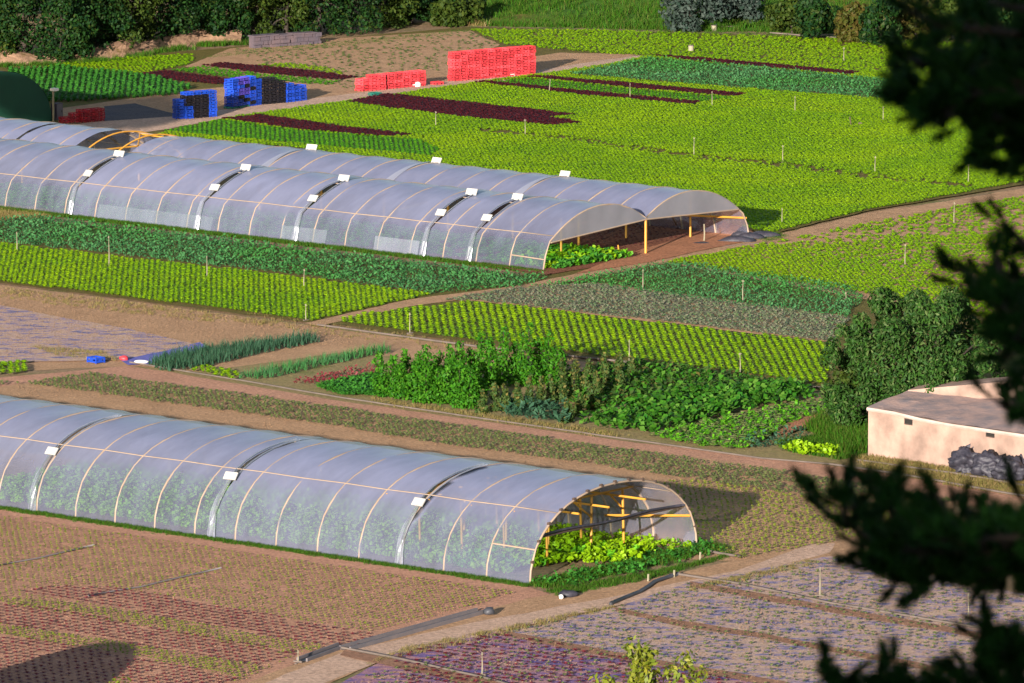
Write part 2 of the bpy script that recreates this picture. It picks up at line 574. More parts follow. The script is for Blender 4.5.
def scatter_arrays(pts, temps, smin=.8, smax=1.2, tilt=0.0):
    VV, FF = [], []
    base = 0
    n = len(pts)
    pick = RNG.integers(0, len(temps), n)
    for k, (tv, tf) in enumerate(temps):
        P = pts[pick == k]
        m = len(P)
        if m == 0: continue
        a = RNG.uniform(0, 2 * PI, m)
        s = RNG.uniform(smin, smax, m)
        c, si = np.cos(a) * s, np.sin(a) * s
        X = tv[None, :, 0] * c[:, None] - tv[None, :, 1] * si[:, None] + P[:, 0:1]
        Y = tv[None, :, 0] * si[:, None] + tv[None, :, 1] * c[:, None] + P[:, 1:2]
        Z = tv[None, :, 2] * s[:, None] + (P[:, 2:3] if P.shape[1] > 2 else 0)
        if tilt:
            tx = RNG.normal(0, tilt, m)[:, None]
            ty = RNG.normal(0, tilt, m)[:, None]
            X = X + tv[None, :, 2] * tx
            Y = Y + tv[None, :, 2] * ty
        V = np.stack([X, Y, Z], -1).reshape(-1, 3)
        F = (tf[None] + (np.arange(m) * len(tv))[:, None, None]).reshape(-1, tf.shape[1]) + base
        base += len(V)
        VV.append(V)
        FF.append(F)
    return np.concatenate(VV), np.concatenate(FF)


def scatter(name, pts, temps, mat, label, cat='crop', **kw):
    if len(pts) == 0: return None
    V, F = scatter_arrays(pts, temps, **kw)
    o = link_mesh(name, np_mesh(name, V, F, mat))
    return tag(o, label, cat, kind='stuff')


def grid_pts(poly, ang, du, dv, ju=.12, jv=.15, keep=1.0, holes=(), stagger=False):
    """rows inside a plan polygon: u along ang, v across"""
    P = np.array([(p[0], p[1]) for p in poly])
    c, s = math.cos(ang), math.sin(ang)
    U = P[:, 0] * c + P[:, 1] * s
    W = -P[:, 0] * s + P[:, 1] * c
    u = np.arange(math.floor(U.min() / du) * du, U.max() + du, du)
    v = np.arange(math.floor(W.min() / dv) * dv, W.max() + dv, dv)
    UU, WW = np.meshgrid(u, v)
    if stagger:
        UU = UU + (np.arange(len(v)) % 2)[:, None] * du * .5
    UU = UU.ravel() + RNG.normal(0, ju * du, UU.size)
    WW = WW.ravel() + RNG.normal(0, jv * dv, WW.size)
    X = np.stack([UU * c - WW * s, UU * s + WW * c], -1)
    m = in_poly(X, poly)
    for h in holes:
        m &= ~in_poly(X, h)
    if keep < 1: m &= RNG.uniform(0, 1, len(X)) < keep
    return X[m]


def rand_pts(poly, n):
    P = np.array([(p[0], p[1]) for p in poly])
    out = []
    tot = 0
    lo, hi = P.min(0), P.max(0)
    for _ in range(200):
        X = RNG.uniform(lo, hi, (n, 2))
        X = X[in_poly(X, poly)]
        out.append(X)
        tot += len(X)
        if tot >= n: break
    return np.concatenate(out)[:n]


def GP(pix):
    return [G(a, b) for a, b in pix]


LAYER = [0]


def sheet(name, pix, mat, z=None, plan=None):
    """a bed of soil: one sheet a few mm above the one below, edges nibbled by noise"""
    LAYER[0] += 1
    z = 0.004 * LAYER[0] if z is None else z
    poly = plan or GP(pix)
    pts = []
    k = len(poly)
    for i in range(k):
        a, b = poly[i], poly[(i + 1) % k]
        n = max(1, int((b - a).length / .8))
        d = (b - a)
        nr = Vector((-d.y, d.x, 0)).normalized() if d.length > 1e-6 else Vector((0, 0, 0))
        for j in range(n):
            p = a + d * (j / n)
            if 0 < j:
                p = p + nr * (noise.noise(Vector((p.x * .9, p.y * .9, 3.1))) * .16)
            pts.append((p.x, p.y, z))
    me = bpy.data.meshes.new(name)
    bm = bmesh.new()
    f = bm.faces.new([bm.verts.new(p) for p in pts])
    bmesh.ops.triangulate(bm, faces=[f])
    for ff in bm.faces:
        if ff.normal.z < 0: ff.normal_flip()
    bm.to_mesh(me)
    bm.free()
    me.materials.append(mat)
    o = link_mesh(name, me)
    return tag(o, kind='structure')


# ================================================================== THE SETTING: ground and slopes
def make_ground():
    # one sheet out to the horizon
    rs = [0, 260, 480, 700, 1200, 2500, 6000]
    m = MB()
    K = 32
    m.v.append((0, 300, 0))
    for r in rs[1:]:
        for j in range(K):
            t = 2 * PI * j / K
            m.v.append((math.cos(t) * r, 300 + math.sin(t) * r, 0))
    for j in range(K):
        m.f.append((0, 1 + j, 1 + (j + 1) % K))
    for i in range(len(rs) - 2):
        for j in range(K):
            a = 1 + i * K + j
            b = 1 + i * K + (j + 1) % K
            m.f.append((a, a + K, b + K, b))
    o = m.build("ground", M['ground'])
    tag(o, kind='structure')


def hill_h(x, y):
    if y < -4: h = 40.2 + min(2.5, (-4 - y) * .05)
    else:
        t = min(1, (y + 4) / 178)
        h = 40.2 * (1 - t) ** 1.12
    return h + 1.0 * noise.noise(Vector((x * .05, y * .05, 0))) * min(1, h / 8) * (0 if abs(x) < 6 and abs(y) < 6 else 1)


def make_hill():
    xs = np.linspace(-130, 130, 66)
    ys = np.concatenate([np.linspace(-120, -6, 16), np.linspace(-2, 175, 60)])
    m = MB()
    for y in ys:
        for x in xs:
            m.v.append((x, y, hill_h(x, y) - .3))
    n = len(xs)
    for i in range(len(ys) - 1):
        for j in range(n - 1):
            a = i * n + j
            m.f.append((a, a + 1, a + n + 1, a + n))
    o = m.build("hillside", M['hill'], smooth=True)
    tag(o, kind='structure')


make_ground()
make_hill()

# ---- fields, measured corner by corner
NEAR_ANG = R(-38.8)
FAR_ANG = R(-40.6)

sheet("soil_bed", [(-120, 440), (-40, 300), (0, 286), (310, 325), (820, 391), (900, 402), (900, 470), (870, 472), (620, 440), (345, 402), (130, 366), (-120, 352)], M['soil_green'])
sheet("soil_bed", [(-150, 525), (-160, 270), (0, 286), (310, 326), (830, 394), (820, 398), (345, 352), (200, 372), (130, 366), (0, 372)], M['soil_tan'])
sheet("dirt_strip", [(-60, 292), (0, 285), (120, 300), (250, 318), (310, 327), (420, 340), (380, 352), (250, 335), (120, 318), (0, 305)], M['soil_tan'])
sheet("path", [(-50, 395), (0, 378), (130, 366), (345, 402), (620, 441), (870, 471), (1060, 503), (1060, 520), (930, 500), (780, 470), (560, 442), (340, 408), (90, 374), (0, 388)], M['soil_pink'])
sheet("soil_bed", [(-80, 400), (90, 373), (340, 407), (560, 439), (780, 469), (960, 500), (930, 530), (840, 548), (740, 562), (690, 560), (400, 540), (0, 490), (-120, 470)], M['soil_tan'])
sheet("soil_bed", [(-60, 500), (0, 508), (530, 588), (560, 598), (480, 614), (300, 662), (240, 690), (-60, 700)], M['soil_pink'])
sheet("path", [(230, 690), (330, 652), (480, 612), (560, 592), (640, 582), (730, 562), (830, 545), (960, 515), (1080, 540), (1080, 560), (840, 556), (760, 572), (690, 584), (620, 606), (500, 632), (380, 662), (310, 692)], M['soil_tan'])
sheet("dirt_path", [(250, 690), (345, 652), (470, 624), (600, 600), (735, 572), (810, 545), (835, 544), (830, 553), (745, 576), (610, 608), (490, 634), (400, 655), (300, 692)], M['road'])
sheet("mulched_bed", [(330, 690), (500, 634), (620, 607), (690, 583), (830, 557), (1080, 606), (1080, 740), (300, 740)], M['mulch'])
sheet("mulched_bed", [(395, 655), (500, 632), (660, 664), (780, 684), (820, 740), (300, 740), (330, 690)], M['mulch_violet'])
sheet("mulched_bed", [(-80, 322), (0, 306), (60, 318), (130, 330), (205, 347), (190, 356), (125, 361), (0, 363), (-60, 380)], M['mulch'])
sheet("mulched_bed", [(120, 361), (165, 352), (200, 343), (207, 350), (150, 365), (128, 366)], M['mulch_blue'])
# ditches between the mulched plots
for pl in ([(612, 608), (680, 622), (760, 634), (830, 648), (950, 670), (1080, 698), (1080, 705), (950, 676), (830, 653), (760, 639), (680, 628), (620, 614)],
           [(498, 631), (560, 643), (650, 660), (780, 682), (860, 700), (850, 706), (770, 687), (650, 666), (560, 649), (505, 637)],
           [(690, 583), (760, 595), (860, 613), (980, 634), (1080, 650), (1080, 655), (980, 640), (860, 619), (760, 601), (690, 588)],
           [(345, 651), (420, 667), (500, 684), (560, 700), (540, 704), (480, 690), (410, 672), (340, 657)]):
    sheet("ditch", pl, M['soil_ditch'])
# upper fields
sheet("soil_bed", [(-60, 212), (0, 217), (515, 277), (650, 262), (870, 215), (1024, 190), (1090, 180), (1090, 420), (900, 402), (830, 392), (345, 327), (310, 324), (0, 284), (-80, 276)], M['soil_crop'])
sheet("soil_bed", [(690, 258), (760, 240), (870, 216), (1090, 178), (1090, 330), (860, 300), (660, 263)], M['soil_tan'])
sheet("soil_bed", [(440, 301), (520, 288), (600, 284), (850, 318), (834, 345), (640, 322), (480, 303)], M['soil_tan'])
sheet("dirt_path", [(305, 325), (340, 317), (410, 301), (520, 287), (650, 260), (770, 238), (870, 214), (1024, 191), (1090, 180), (1090, 186), (1024, 199), (870, 222), (760, 246), (650, 268), (520, 293), (410, 308), (345, 322), (320, 328)], M['soil_tan'])
sheet("soil_bed", [(-60, 66), (60, 62), (190, 52), (330, 40), (470, 28), (880, 40), (1090, 50), (1090, 185), (1024, 186), (870, 212), (770, 236), (600, 200), (160, 140), (-60, 130)], M['soil_crop'])
sheet("soil_bed", [(60, 110), (185, 92), (300, 82), (420, 74), (560, 54), (640, 56), (560, 70), (480, 82), (330, 101), (190, 120), (60, 126)], M['soil_tan'])
sheet("soil_bed", [(185, 68), (230, 50), (330, 40), (470, 32), (500, 46), (450, 72), (420, 78), (340, 92), (290, 84), (200, 72)], M['soil_tan'])
sheet("shade_plot", [(104, 108), (135, 105), (180, 117), (176, 123), (130, 128), (104, 127)], M['soil_shade'])  # dark soil sheet laid to deepen the shade beside the maroon crates
sheet("farm_road", [(40, 132), (90, 124), (190, 117), (250, 107), (330, 98), (480, 79), (545, 71), (600, 62), (640, 57), (652, 59), (610, 66), (550, 76), (480, 86), (340, 105), (225, 120), (160, 132), (100, 140)], M['road'])
# bare ground inside the twin tunnel
sheet("soil_bed", [(300, 236), (545, 277), (640, 262), (760, 240), (740, 225), (560, 200)], M['soil_dark'])
sheet("dirt_path", [(575, 276), (640, 252), (690, 238), (745, 232), (770, 238), (650, 264)], M['soil_red'])

# ================================================================== crops
LET = [t_rosette(7, .165, .14, .080, s) for s in range(4)]
LETB = [t_rosette(7, .185, .155, .09, s) for s in range(10, 14)]
CAB = [t_bush(9, .20, .30, .14, s, up=.7, asp=.55) for s in range(20, 24)]
SEED = [t_rosette(5, .10, .09, .045, s) for s in range(30, 34)]
SEEDR = [t_rosette(5, .14, .075, .07, s) for s in range(34, 38)]
LEEK = [t_blades(10, .09, .42, .02, s, .5) for s in range(40, 44)]
GRASS = [t_blades(9, .16, .15, .014, s, .8) for s in range(50, 54)]
TALLG = [t_blades(9, .18, .34, .02, s, .7) for s in range(54, 58)]
BLEAF = [t_bush(10, .28, .38, .22, s, asp=.6) for s in range(60, 64)]


def pl(*pix):
    return GP(pix)


# -- strips in the lower left bed
RED1 = pl((14, 592), (60, 588), (110, 589), (200, 604), (290, 621), (378, 636), (350, 650), (290, 642), (190, 624), (100, 607), (50, 600))
RED2 = pl((-30, 600), (0, 605), (60, 611), (140, 627), (230, 643), (300, 655), (262, 668), (200, 658), (100, 640), (0, 625), (-30, 620))
RED3 = pl((-30, 632), (0, 637), (60, 645), (140, 660), (240, 680), (220, 690), (-30, 690))
BED_NEAR = pl((-40, 512), (0, 517), (100, 532), (300, 562), (520, 594), (470, 608), (300, 655), (240, 684), (-40, 690))


def individuals(name, P, temps, mat, label, cat, group, n, smin=.85, smax=1.2, prefer=None):
    """the n plants that show largest become objects of their own; the rest is returned"""
    d = P[:, 0] ** 2 + P[:, 1] ** 2
    fx = np.abs(P[:, 0]) / P[:, 1] * FPX
    w_ = P[:, 1]
    py = 341.5 + FPX * np.tan(np.arctan2(CAM_H, w_) - PITCH)
    vis = (fx < 505) & (py < 676) & (py > 0)
    if prefer is not None: vis &= prefer(P)
    idx = np.where(vis)[0]
    idx = idx[np.argsort(d[idx])][:n]
    mes = [np_mesh(name, tv, tf, mat) for tv, tf in temps]
    for i in idx:
        o = link_mesh(name, random.choice(mes), None, (P[i, 0], P[i, 1], P[i, 2] if P.shape[1] > 2 else .05), random.uniform(0, 6.28), random.uniform(smin, smax))
        tag(o, label, cat, group)
    m = np.ones(len(P), bool)
    m[idx] = False
    return P[m]


def z0(P, z=.05):
    return np.concatenate([P, np.full((len(P), 1), z)], 1)


A_NEAR = NEAR_ANG
P = z0(np.concatenate([grid_pts(q, A_NEAR, .38, .38, .05, .05, keep=.97) for q in (RED1, RED2, RED3)]))
P = individuals("red_lettuce", P, SEEDR, M['redseed'], "small dark red lettuce seedling in the striped bed at the lower left", "lettuce", "red seedlings in the lower left bed", 300, .7, 1.0)
scatter("red_seedlings", P, SEEDR, M['redseed'], "rows of dark red lettuce seedlings in the striped bed at lower left", smin=.7, smax=1.0)
P = z0(grid_pts(BED_NEAR, A_NEAR, .29, .29, .05, .05, keep=.94, holes=(RED1, RED2, RED3)))
P = individuals("lettuce_seedling", P, SEED, M['paleseed'], "small pale green seedling on pinkish soil below the near tunnel", "seedling", "pale seedlings in the lower left bed", 300, .6, .95,
                prefer=lambda Q: Q[:, 0] > -3)
scatter("pale_seedlings", P, SEED, M['paleseed'], "rows of pale green seedlings on pinkish soil below the near tunnel", smin=.5, smax=.95)
scatter("pale_seedlings", z0(grid_pts(pl((0, 600), (60, 604), (200, 626), (330, 652), (280, 656), (140, 628), (0, 606)), A_NEAR, .26, .26, .1, .1, keep=.8)), SEED, M['paleseed'],
        "dense pale strip of seedlings between two dark red strips", smin=.6, smax=.95)
scatter("pale_seedlings", z0(grid_pts(pl((0, 626), (100, 641), (260, 669), (240, 680), (120, 656), (0, 636)), A_NEAR, .26, .26, .1, .1, keep=.8)), SEED, M['paleseed'],
        "lowest dense pale strip of seedlings in the lower left bed", smin=.6, smax=.95)

CLOD = [(np.array([(-.05, -.04, 0), (.05, -.03, 0), (0, .05, 0), (.005, .0, .035)]), np.array([(0, 1, 3), (1, 2, 3), (2, 0, 3)])), (np.array([(-.06, -.03, 0), (.04, -.05, 0), (.02, .05, 0), (-.01, .01, .03)]), np.array([(0, 1, 3), (1, 2, 3), (2, 0, 3)]))]
scatter("soil_clods", z0(rand_pts(BED_NEAR, 9000), .03), CLOD, M['soil_pink'], "small clods strewn over the lower left bed", 'soil', smin=.25, smax=.8)
scatter("soil_clods", z0(rand_pts(pl((-60, 400), (90, 374), (340, 407), (560, 440), (780, 470), (960, 500), (840, 548), (740, 560), (400, 500), (0, 400)), 9000), .03), CLOD, M['soil_tan'], "small clods strewn behind the near tunnel", 'soil', smin=.25, smax=.8)
scatter("soil_clods", z0(rand_pts(pl((330, 690), (500, 636), (620, 609), (690, 586), (830, 560), (1060, 606), (1060, 700)), 6000), .06), CLOD, M['soil_tan'], "clods of dusty soil lying on the mulch film", 'soil', smin=.25, smax=.8)
scatter("soil_clods", z0(rand_pts(pl((0, 288), (310, 327), (400, 345), (200, 350), (0, 360)), 5000), .05), CLOD, M['soil_tan'], "clods of soil over the left mulched plot", 'soil', smin=.25, smax=.8)

# -- mulched plots, lower right: sparse seedlings
Q = pl((330, 690), (500, 636), (620, 609), (690, 586), (830, 560), (1060, 606), (1060, 700))
scatter("mulch_seedlings", z0(grid_pts(Q, A_NEAR, .34, .5, .12, .14, keep=.75)), SEED, M['olive'], "sparse seedlings growing through dusty mulch film at lower right", smin=.6, smax=1.2)
scatter("mulch_seedlings", z0(grid_pts(pl((395, 657), (500, 634), (660, 668), (780, 690), (400, 690)), A_NEAR, .36, .5, .1, .1, keep=.8)), SEEDR, M['redseed'],
        "red seedlings growing through violet mulch film at bottom centre", smin=.7, smax=1.2)

# -- olive seedling bed behind the near tunnel
Q = pl((-60, 396), (90, 375), (340, 410), (560, 442), (780, 473), (950, 502), (930, 520), (790, 496), (600, 468), (400, 440), (340, 428), (0, 383), (-60, 404))
scatter("olive_seedlings", z0(grid_pts(Q, A_NEAR, .27, .27, .1, .1, keep=.85)), [t_rosette(6, .12, .11, .05, s) for s in range(70, 74)], M['olive'],
        "broad band of dull green seedlings behind the near tunnel", smin=.8, smax=1.3)
Q = pl((640, 484), (700, 482), (790, 496), (930, 522), (830, 545), (740, 560), (705, 552))
scatter("pale_seedlings", z0(grid_pts(Q, A_NEAR, .28, .34, .1, .12)), SEED, M['paleseed'], "pale seedlings on tan soil beyond the near tunnel end", smin=.7, smax=1.3)

# -- blue-green band and lime band below the twin tunnel
Q = pl((-60, 218), (0, 224), (35, 219), (515, 277), (552, 279), (520, 289), (430, 296), (300, 278), (0, 244), (-60, 236))
scatter("kale_bed", z0(grid_pts(Q, FAR_ANG, .36, .34, .14, .14)), CAB, M['bluegreen'], "wide band of blue green kale along the twin tunnel", smin=.85, smax=1.2)
Q = pl((-60, 238), (0, 246), (300, 280), (430, 297), (395, 304), (310, 323), (200, 308), (0, 283), (-60, 276))
P = z0(grid_pts(Q, FAR_ANG - R(2), .33, .33, .05, .05))
hi = in_poly(P, pl((-60, 236), (0, 240), (300, 276), (440, 294), (380, 312), (300, 296), (150, 278), (0, 262), (-60, 256)))
scatter("lettuce_bed", P[hi], LETB, M['yellow'], "yellow green lettuces along the upper side of the long band", smin=.85, smax=1.15)
scatter("lettuce_bed", P[~hi], LETB, M['lime'], "lime green lettuces along the lower side of the long band", smin=.85, smax=1.15)
# -- triangle of rows
Q = pl((342, 322), (365, 316), (475, 304), (640, 324), (834, 346), (826, 387), (600, 357), (345, 326))
P = z0(grid_pts(Q, FAR_ANG - R(2.3), .43, .43, .04, .04))
P = individuals("lettuce", P, LETB, M['lime'], "lime lettuce head in the straight rows above the vegetable garden", "lettuce", "lime lettuces in straight rows above the garden", 180, 1.0, 1.2)
scatter("lettuce_bed", P, LETB, M['lime'], "straight rows of lime lettuces above the vegetable garden", smin=1.0, smax=1.2)
Q = pl((440, 302), (520, 290), (590, 286), (850, 320), (834, 344), (640, 321), (480, 303))
scatter("mauve_seedlings", z0(grid_pts(Q, FAR_ANG, .30, .26, .1, .12)), SEED, M['mauve'], "dull mauve green seedlings between the two lettuce bands", smin=1.2, smax=1.9)
Q = pl((528, 290), (650, 267), (690, 266), (855, 290), (862, 302), (846, 321), (700, 303), (592, 287))
scatter("kale_bed", z0(grid_pts(Q, FAR_ANG, .36, .32, .12, .14)), CAB, M['bluegreen'], "blue green kale band right of the diagonal dirt path", smin=.7, smax=1.05)
Q = pl((666, 264), (740, 250), (860, 226), (960, 208), (1080, 190), (1080, 340), (860, 294), (690, 268))
P = z0(grid_pts(Q, FAR_ANG, .29, .29, .08, .08))
dens = np.array([noise.noise(Vector((p[0] * .12, p[1] * .05, 9))) for p in P])
edge = in_poly(P, pl((760, 246), (860, 224), (1080, 184), (1080, 240), (930, 236), (830, 246)))
P = P[(RNG.uniform(0, 1, len(P)) < np.where(edge, .45, .9) + dens * .5)]
scatter("lettuce_bed", P, LET, M['yellow'], "yellow green lettuces with bare tan patches right of the path", smin=.75, smax=1.1)
P = np.random.default_rng(1).normal(0, 1, (0, 3))

# -- the great field beyond the twin tunnel
REDA = pl((222, 121), (258, 117), (330, 127), (415, 137), (385, 139), (300, 132))
REDB = pl((345, 104), (388, 96), (480, 106), (578, 117), (548, 119), (583, 125), (552, 128), (450, 118))
REDC = pl((474, 84), (486, 83), (590, 94), (702, 104), (694, 107), (580, 97))
REDD = pl((526, 79), (540, 78), (650, 87), (748, 96), (736, 99), (640, 91))
REDE = pl((648, 57), (700, 60), (860, 74), (850, 77), (700, 64))
TEAL = pl((568, 76), (600, 70), (650, 60), (760, 70), (900, 84), (900, 102), (750, 91), (640, 82))
GR1 = pl((162, 133), (222, 122), (300, 133), (390, 140), (420, 142), (440, 152), (430, 158), (300, 146))
GR2 = pl((488, 84), (526, 80), (640, 92), (735, 100), (704, 104), (590, 93))
BIG = pl((155, 137), (225, 120), (345, 103), (470, 85), (545, 75), (610, 66), (650, 57), (880, 74), (1080, 92), (1080, 176), (1024, 183), (945, 198), (870, 211), (772, 234), (755, 232), (600, 196), (300, 150))
P = z0(grid_pts(BIG, FAR_ANG, .28, .28, .09, .09, holes=(REDA, REDB, REDC, REDD, REDE, TEAL, GR1, GR2)))
lane = pl((480, 130), (560, 137), (700, 157), (800, 166), (880, 177), (975, 187), (970, 190), (870, 181), (780, 170), (690, 161), (560, 141), (480, 134))
P = P[~(in_poly(P, lane) & (RNG.uniform(0, 1, len(P)) < .65))]
far_strip = in_poly(P, pl((345, 103), (560, 70), (1080, 80), (1080, 130), (700, 108), (660, 110), (480, 106)))
scatter("lettuce_field", P[far_strip], LET, M['yellow'], "bright yellow green lettuces in the far part of the great field", smin=.85, smax=1.2)
scatter("lettuce_field", P[~far_strip], LETB, M['lime'], "lime lettuces filling the great field behind the twin tunnel", smin=.8, smax=1.1)
for q, lab in ((REDA, "dark red lettuce strip nearest the twin tunnel"), (REDB, "broad dark red lettuce strip in front of the red crates"),
               (REDC, "long thin dark red strip below the tall red stack"), (REDD, "thin dark red strip right of the tall red stack"),
               (REDE, "farthest thin dark red strip beside the blue green band")):
    scatter("red_lettuce_strip", z0(grid_pts(q, FAR_ANG, .30, .28, .1, .14)), LETB, M['darkred'], lab, smin=.9, smax=1.15)
scatter("kale_bed", z0(grid_pts(TEAL, FAR_ANG, .36, .34, .12, .14)), CAB, M['bluegreen'], "blue green kale band far up the great field", smin=.85, smax=1.15)
scatter("lettuce_bed", z0(grid_pts(GR1, FAR_ANG - R(2), .36, .36, .04, .04)), LETB, M['green'], "mid green rows tucked behind the twin tunnel roof", smin=.9, smax=1.1)
scatter("lettuce_bed", z0(grid_pts(GR2, FAR_ANG, .5, .3, .05, .12)), LETB, M['green'], "green strip between two thin dark red strips", smin=.8, smax=1.0)
# top fields
Q = pl((470, 31), (600, 32), (880, 42), (1080, 50), (1080, 90), (860, 73), (655, 57), (610, 56), (505, 46))
scatter("lettuce_field", z0(grid_pts(Q, FAR_ANG, .36, .30, .14, .18, keep=.9)), LET, M['yellow'], "yellow green field at the foot of the grassy bank", smin=.8, smax=1.2)
Q = pl((230, 51), (330, 41), (470, 33), (500, 46), (450, 69), (425, 76), (345, 90), (300, 82))
scatter("sparse_seedlings", z0(grid_pts(Q, FAR_ANG, .5, .5, .2, .2, keep=.6)), LET, M['olive'], "sparse dull seedlings on the tan plot behind the crates", smin=.5, smax=1.0)
Q = pl((40, 70), (70, 65), (120, 60), (195, 56), (190, 66), (140, 76), (60, 70))
scatter("lettuce_bed", z0(grid_pts(Q, FAR_ANG, .42, .34, .1, .14)), LETB, M['yellow'], "bright yellow green plot under the earth bank", smin=.8, smax=1.15)
Q = pl((10, 72), (60, 69), (140, 77), (190, 88), (184, 96), (120, 101), (60, 104), (10, 100))
scatter("leafy_plot", z0(grid_pts(Q, FAR_ANG - R(2), .46, .46, .05, .05)), [t_rosette(9, .26, .32, .10, s, droop=.1) for s in range(3)], M['deep'], "deep green leafy plot right of the green tarpaulin tunnel", smin=.75, smax=1.1)
for q, lab in ((pl((138, 76), (165, 73), (236, 82), (232, 87), (180, 83)), "short dark red strip behind the blue crates"),
               (pl((203, 67), (228, 65), (300, 72), (357, 79), (340, 82), (260, 75)), "dark red strip running right behind the black crates")):
    scatter("red_lettuce_strip", z0(grid_pts(q, FAR_ANG, .30, .28, .1, .14)), LETB, M['darkred'], lab, smin=.9, smax=1.15)
scatter("lettuce_bed", z0(grid_pts(pl((170, 72), (203, 68), (260, 76), (340, 83), (330, 87), (240, 81)), FAR_ANG, .5, .34, .06, .14)), LETB, M['green'], "green strip between the two short dark red strips", smin=.8, smax=1.1)
scatter("lettuce_bed", z0(grid_pts(pl((255, 67), (290, 65), (335, 71), (345, 77), (300, 71)), FAR_ANG, .4, .34, .1, .14)), LET, M['yellow'], "pale lime strip along the tan plot", smin=.8, smax=1.2)


# ================================================================== film tunnels
def arch_near(W, H, k=22):
    pts = []
    for i in range(k + 1):
        t = PI * i / k
        c, s = math.cos(t), math.sin(t)
        pts.append((W / 2 - W / 2 * math.copysign(abs(c) ** .92, c), H * abs(s) ** .92))
    return pts


def film_segment(prof, x0, x1, ribs, mat, parent, name="film_sheet", sag=.035, i0=0, i1=None, out=.022, seed=0, e0=None, e1=None):
    """film stretched over the ribs between x0 and x1; sinks a little between ribs"""
    xs = [x0, x1]
    for r_ in ribs:
        if x0 < r_ < x1: xs.append(r_)
    xs = sorted(xs)
    full = []
    for a, b in zip(xs[:-1], xs[1:]):
        n = max(1, int((b - a) / .32))
        full += [a + (b - a) * j / n for j in range(n)]
    full.append(xs[-1])
    rr = sorted(ribs)
    pr = prof[i0:(i1 if i1 is not None else len(prof))]
    m = MB()
    L = len(pr)
    for x in full:
        dist = min(abs(x - q) for q in rr)
        s = sag * min(1, dist / .5)
        for i, (v, z) in enumerate(pr):
            j = i + i0
            a, b = prof[max(j - 1, 0)], prof[min(j + 1, len(prof) - 1)]
            tx, tz = b[0] - a[0], b[1] - a[1]
            l = math.hypot(tx, tz) or 1
            nv, nz = -tz / l, tx / l
            d = out - s + .034 * noise.noise(Vector((x * 1.7 + seed, v * 1.1, z * 1.5)))
            if j == 0 or j == len(prof) - 1:
                d = out
            xx = x
            if e0 and x == full[0]: xx += e0(j)
            if e1 and x == full[-1]: xx -= e1(j)
            m.v.append((xx, v + nv * d, max(z + nz * d, .0)))
    for i in range(len(full) - 1):
        for j in range(L - 1):
            a = i * L + j
            m.f.append((a, a + L, a + L + 1, a + 1))
    return m.build(name, mat, parent, smooth=True)


def rib(prof, x, parent, mat, r=.035, name="rib", off=0.0):
    m = MB()
    m.tube([(x, v, max(z, 0) + off) for v, z in prof], r, 6)
    return m.build(name, mat, parent, smooth=True)


def point_on(prof, frac):
    d = [0]
    for a, b in zip(prof[:-1], prof[1:]):
        d.append(d[-1] + math.hypot(b[0] - a[0], b[1] - a[1]))
    t = frac * d[-1]
    for i in range(len(prof) - 1):
        if d[i + 1] >= t:
            f_ = (t - d[i]) / max(1e-9, d[i + 1] - d[i])
            return (prof[i][0] + (prof[i + 1][0] - prof[i][0]) * f_, prof[i][1] + (prof[i + 1][1] - prof[i][1]) * f_)
    return prof[-1]


def clip_board(parent, x, v, z, tilt, sx=.52, sy=.30):
    m = MB()
    m.box((0, 0, 0), (sx, sy, .04))
    m.box((0, 0, -.05), (sx * .3, sy * .5, .07))
    o = m.build("vent_prop", M['clip'], parent)
    o.location = (x, v, z)
    o.rotation_euler = (tilt, 0, random.uniform(-.15, .15))
    return o


def slit_width(jp, jr, wmax, wlow=.03):
    """half width of a vent slit along the profile: shut low down, widest above the prop, shut past the ridge"""
    def g(j):
        if j <= jp: return wlow + (wmax * .55 - wlow) * (j / max(1, jp)) ** 2.2
        t = (j - jp) / max(1, (jr + 1 - jp))
        if t >= 1: return .004
        return max(.004, wmax * (.55 + .45 * math.sin(min(1, t * 1.5) * PI / 2)) * (1 - t) ** .6)
    return g


def slit_edges(parent, prof, x, g, jp, jr):
    """film gathered beside a vent slit: bunched edges above the prop, a pleated strip hanging below"""
    for s in (-1, 1):
        m = MB()
        m.tube([(x + s * (g(j) + .03), prof[j][0], prof[j][1] + .05) for j in range(jp, jr + 1)], .028, 5)
        m.build("film_edge", M['gather'], parent, smooth=True)
    m = MB()
    K = 7
    for j in range(0, jp + 1):
        v, z = prof[j]
        wd = .20 - .10 * (j / max(1, jp))
        for k in range(K + 1):
            m.v.append((x + wd * (2 * k / K - 1) + .03 * math.sin(j * 1.9 + k), v - .05 - (.05 if k % 2 else 0), max(0, z + .03)))
    for j in range(jp):
        for k in range(K):
            q = j * (K + 1) + k
            m.f.append((q, q + 1, q + K + 2, q + K + 1))
    m.build("gathered_film", M['gather'], parent)


def profile_index(prof, z, left=True):
    rng = range(len(prof)) if left else range(len(prof) - 1, -1, -1)
    for i in rng:
        if prof[i][1] >= z: return i
    return len(prof) // 2


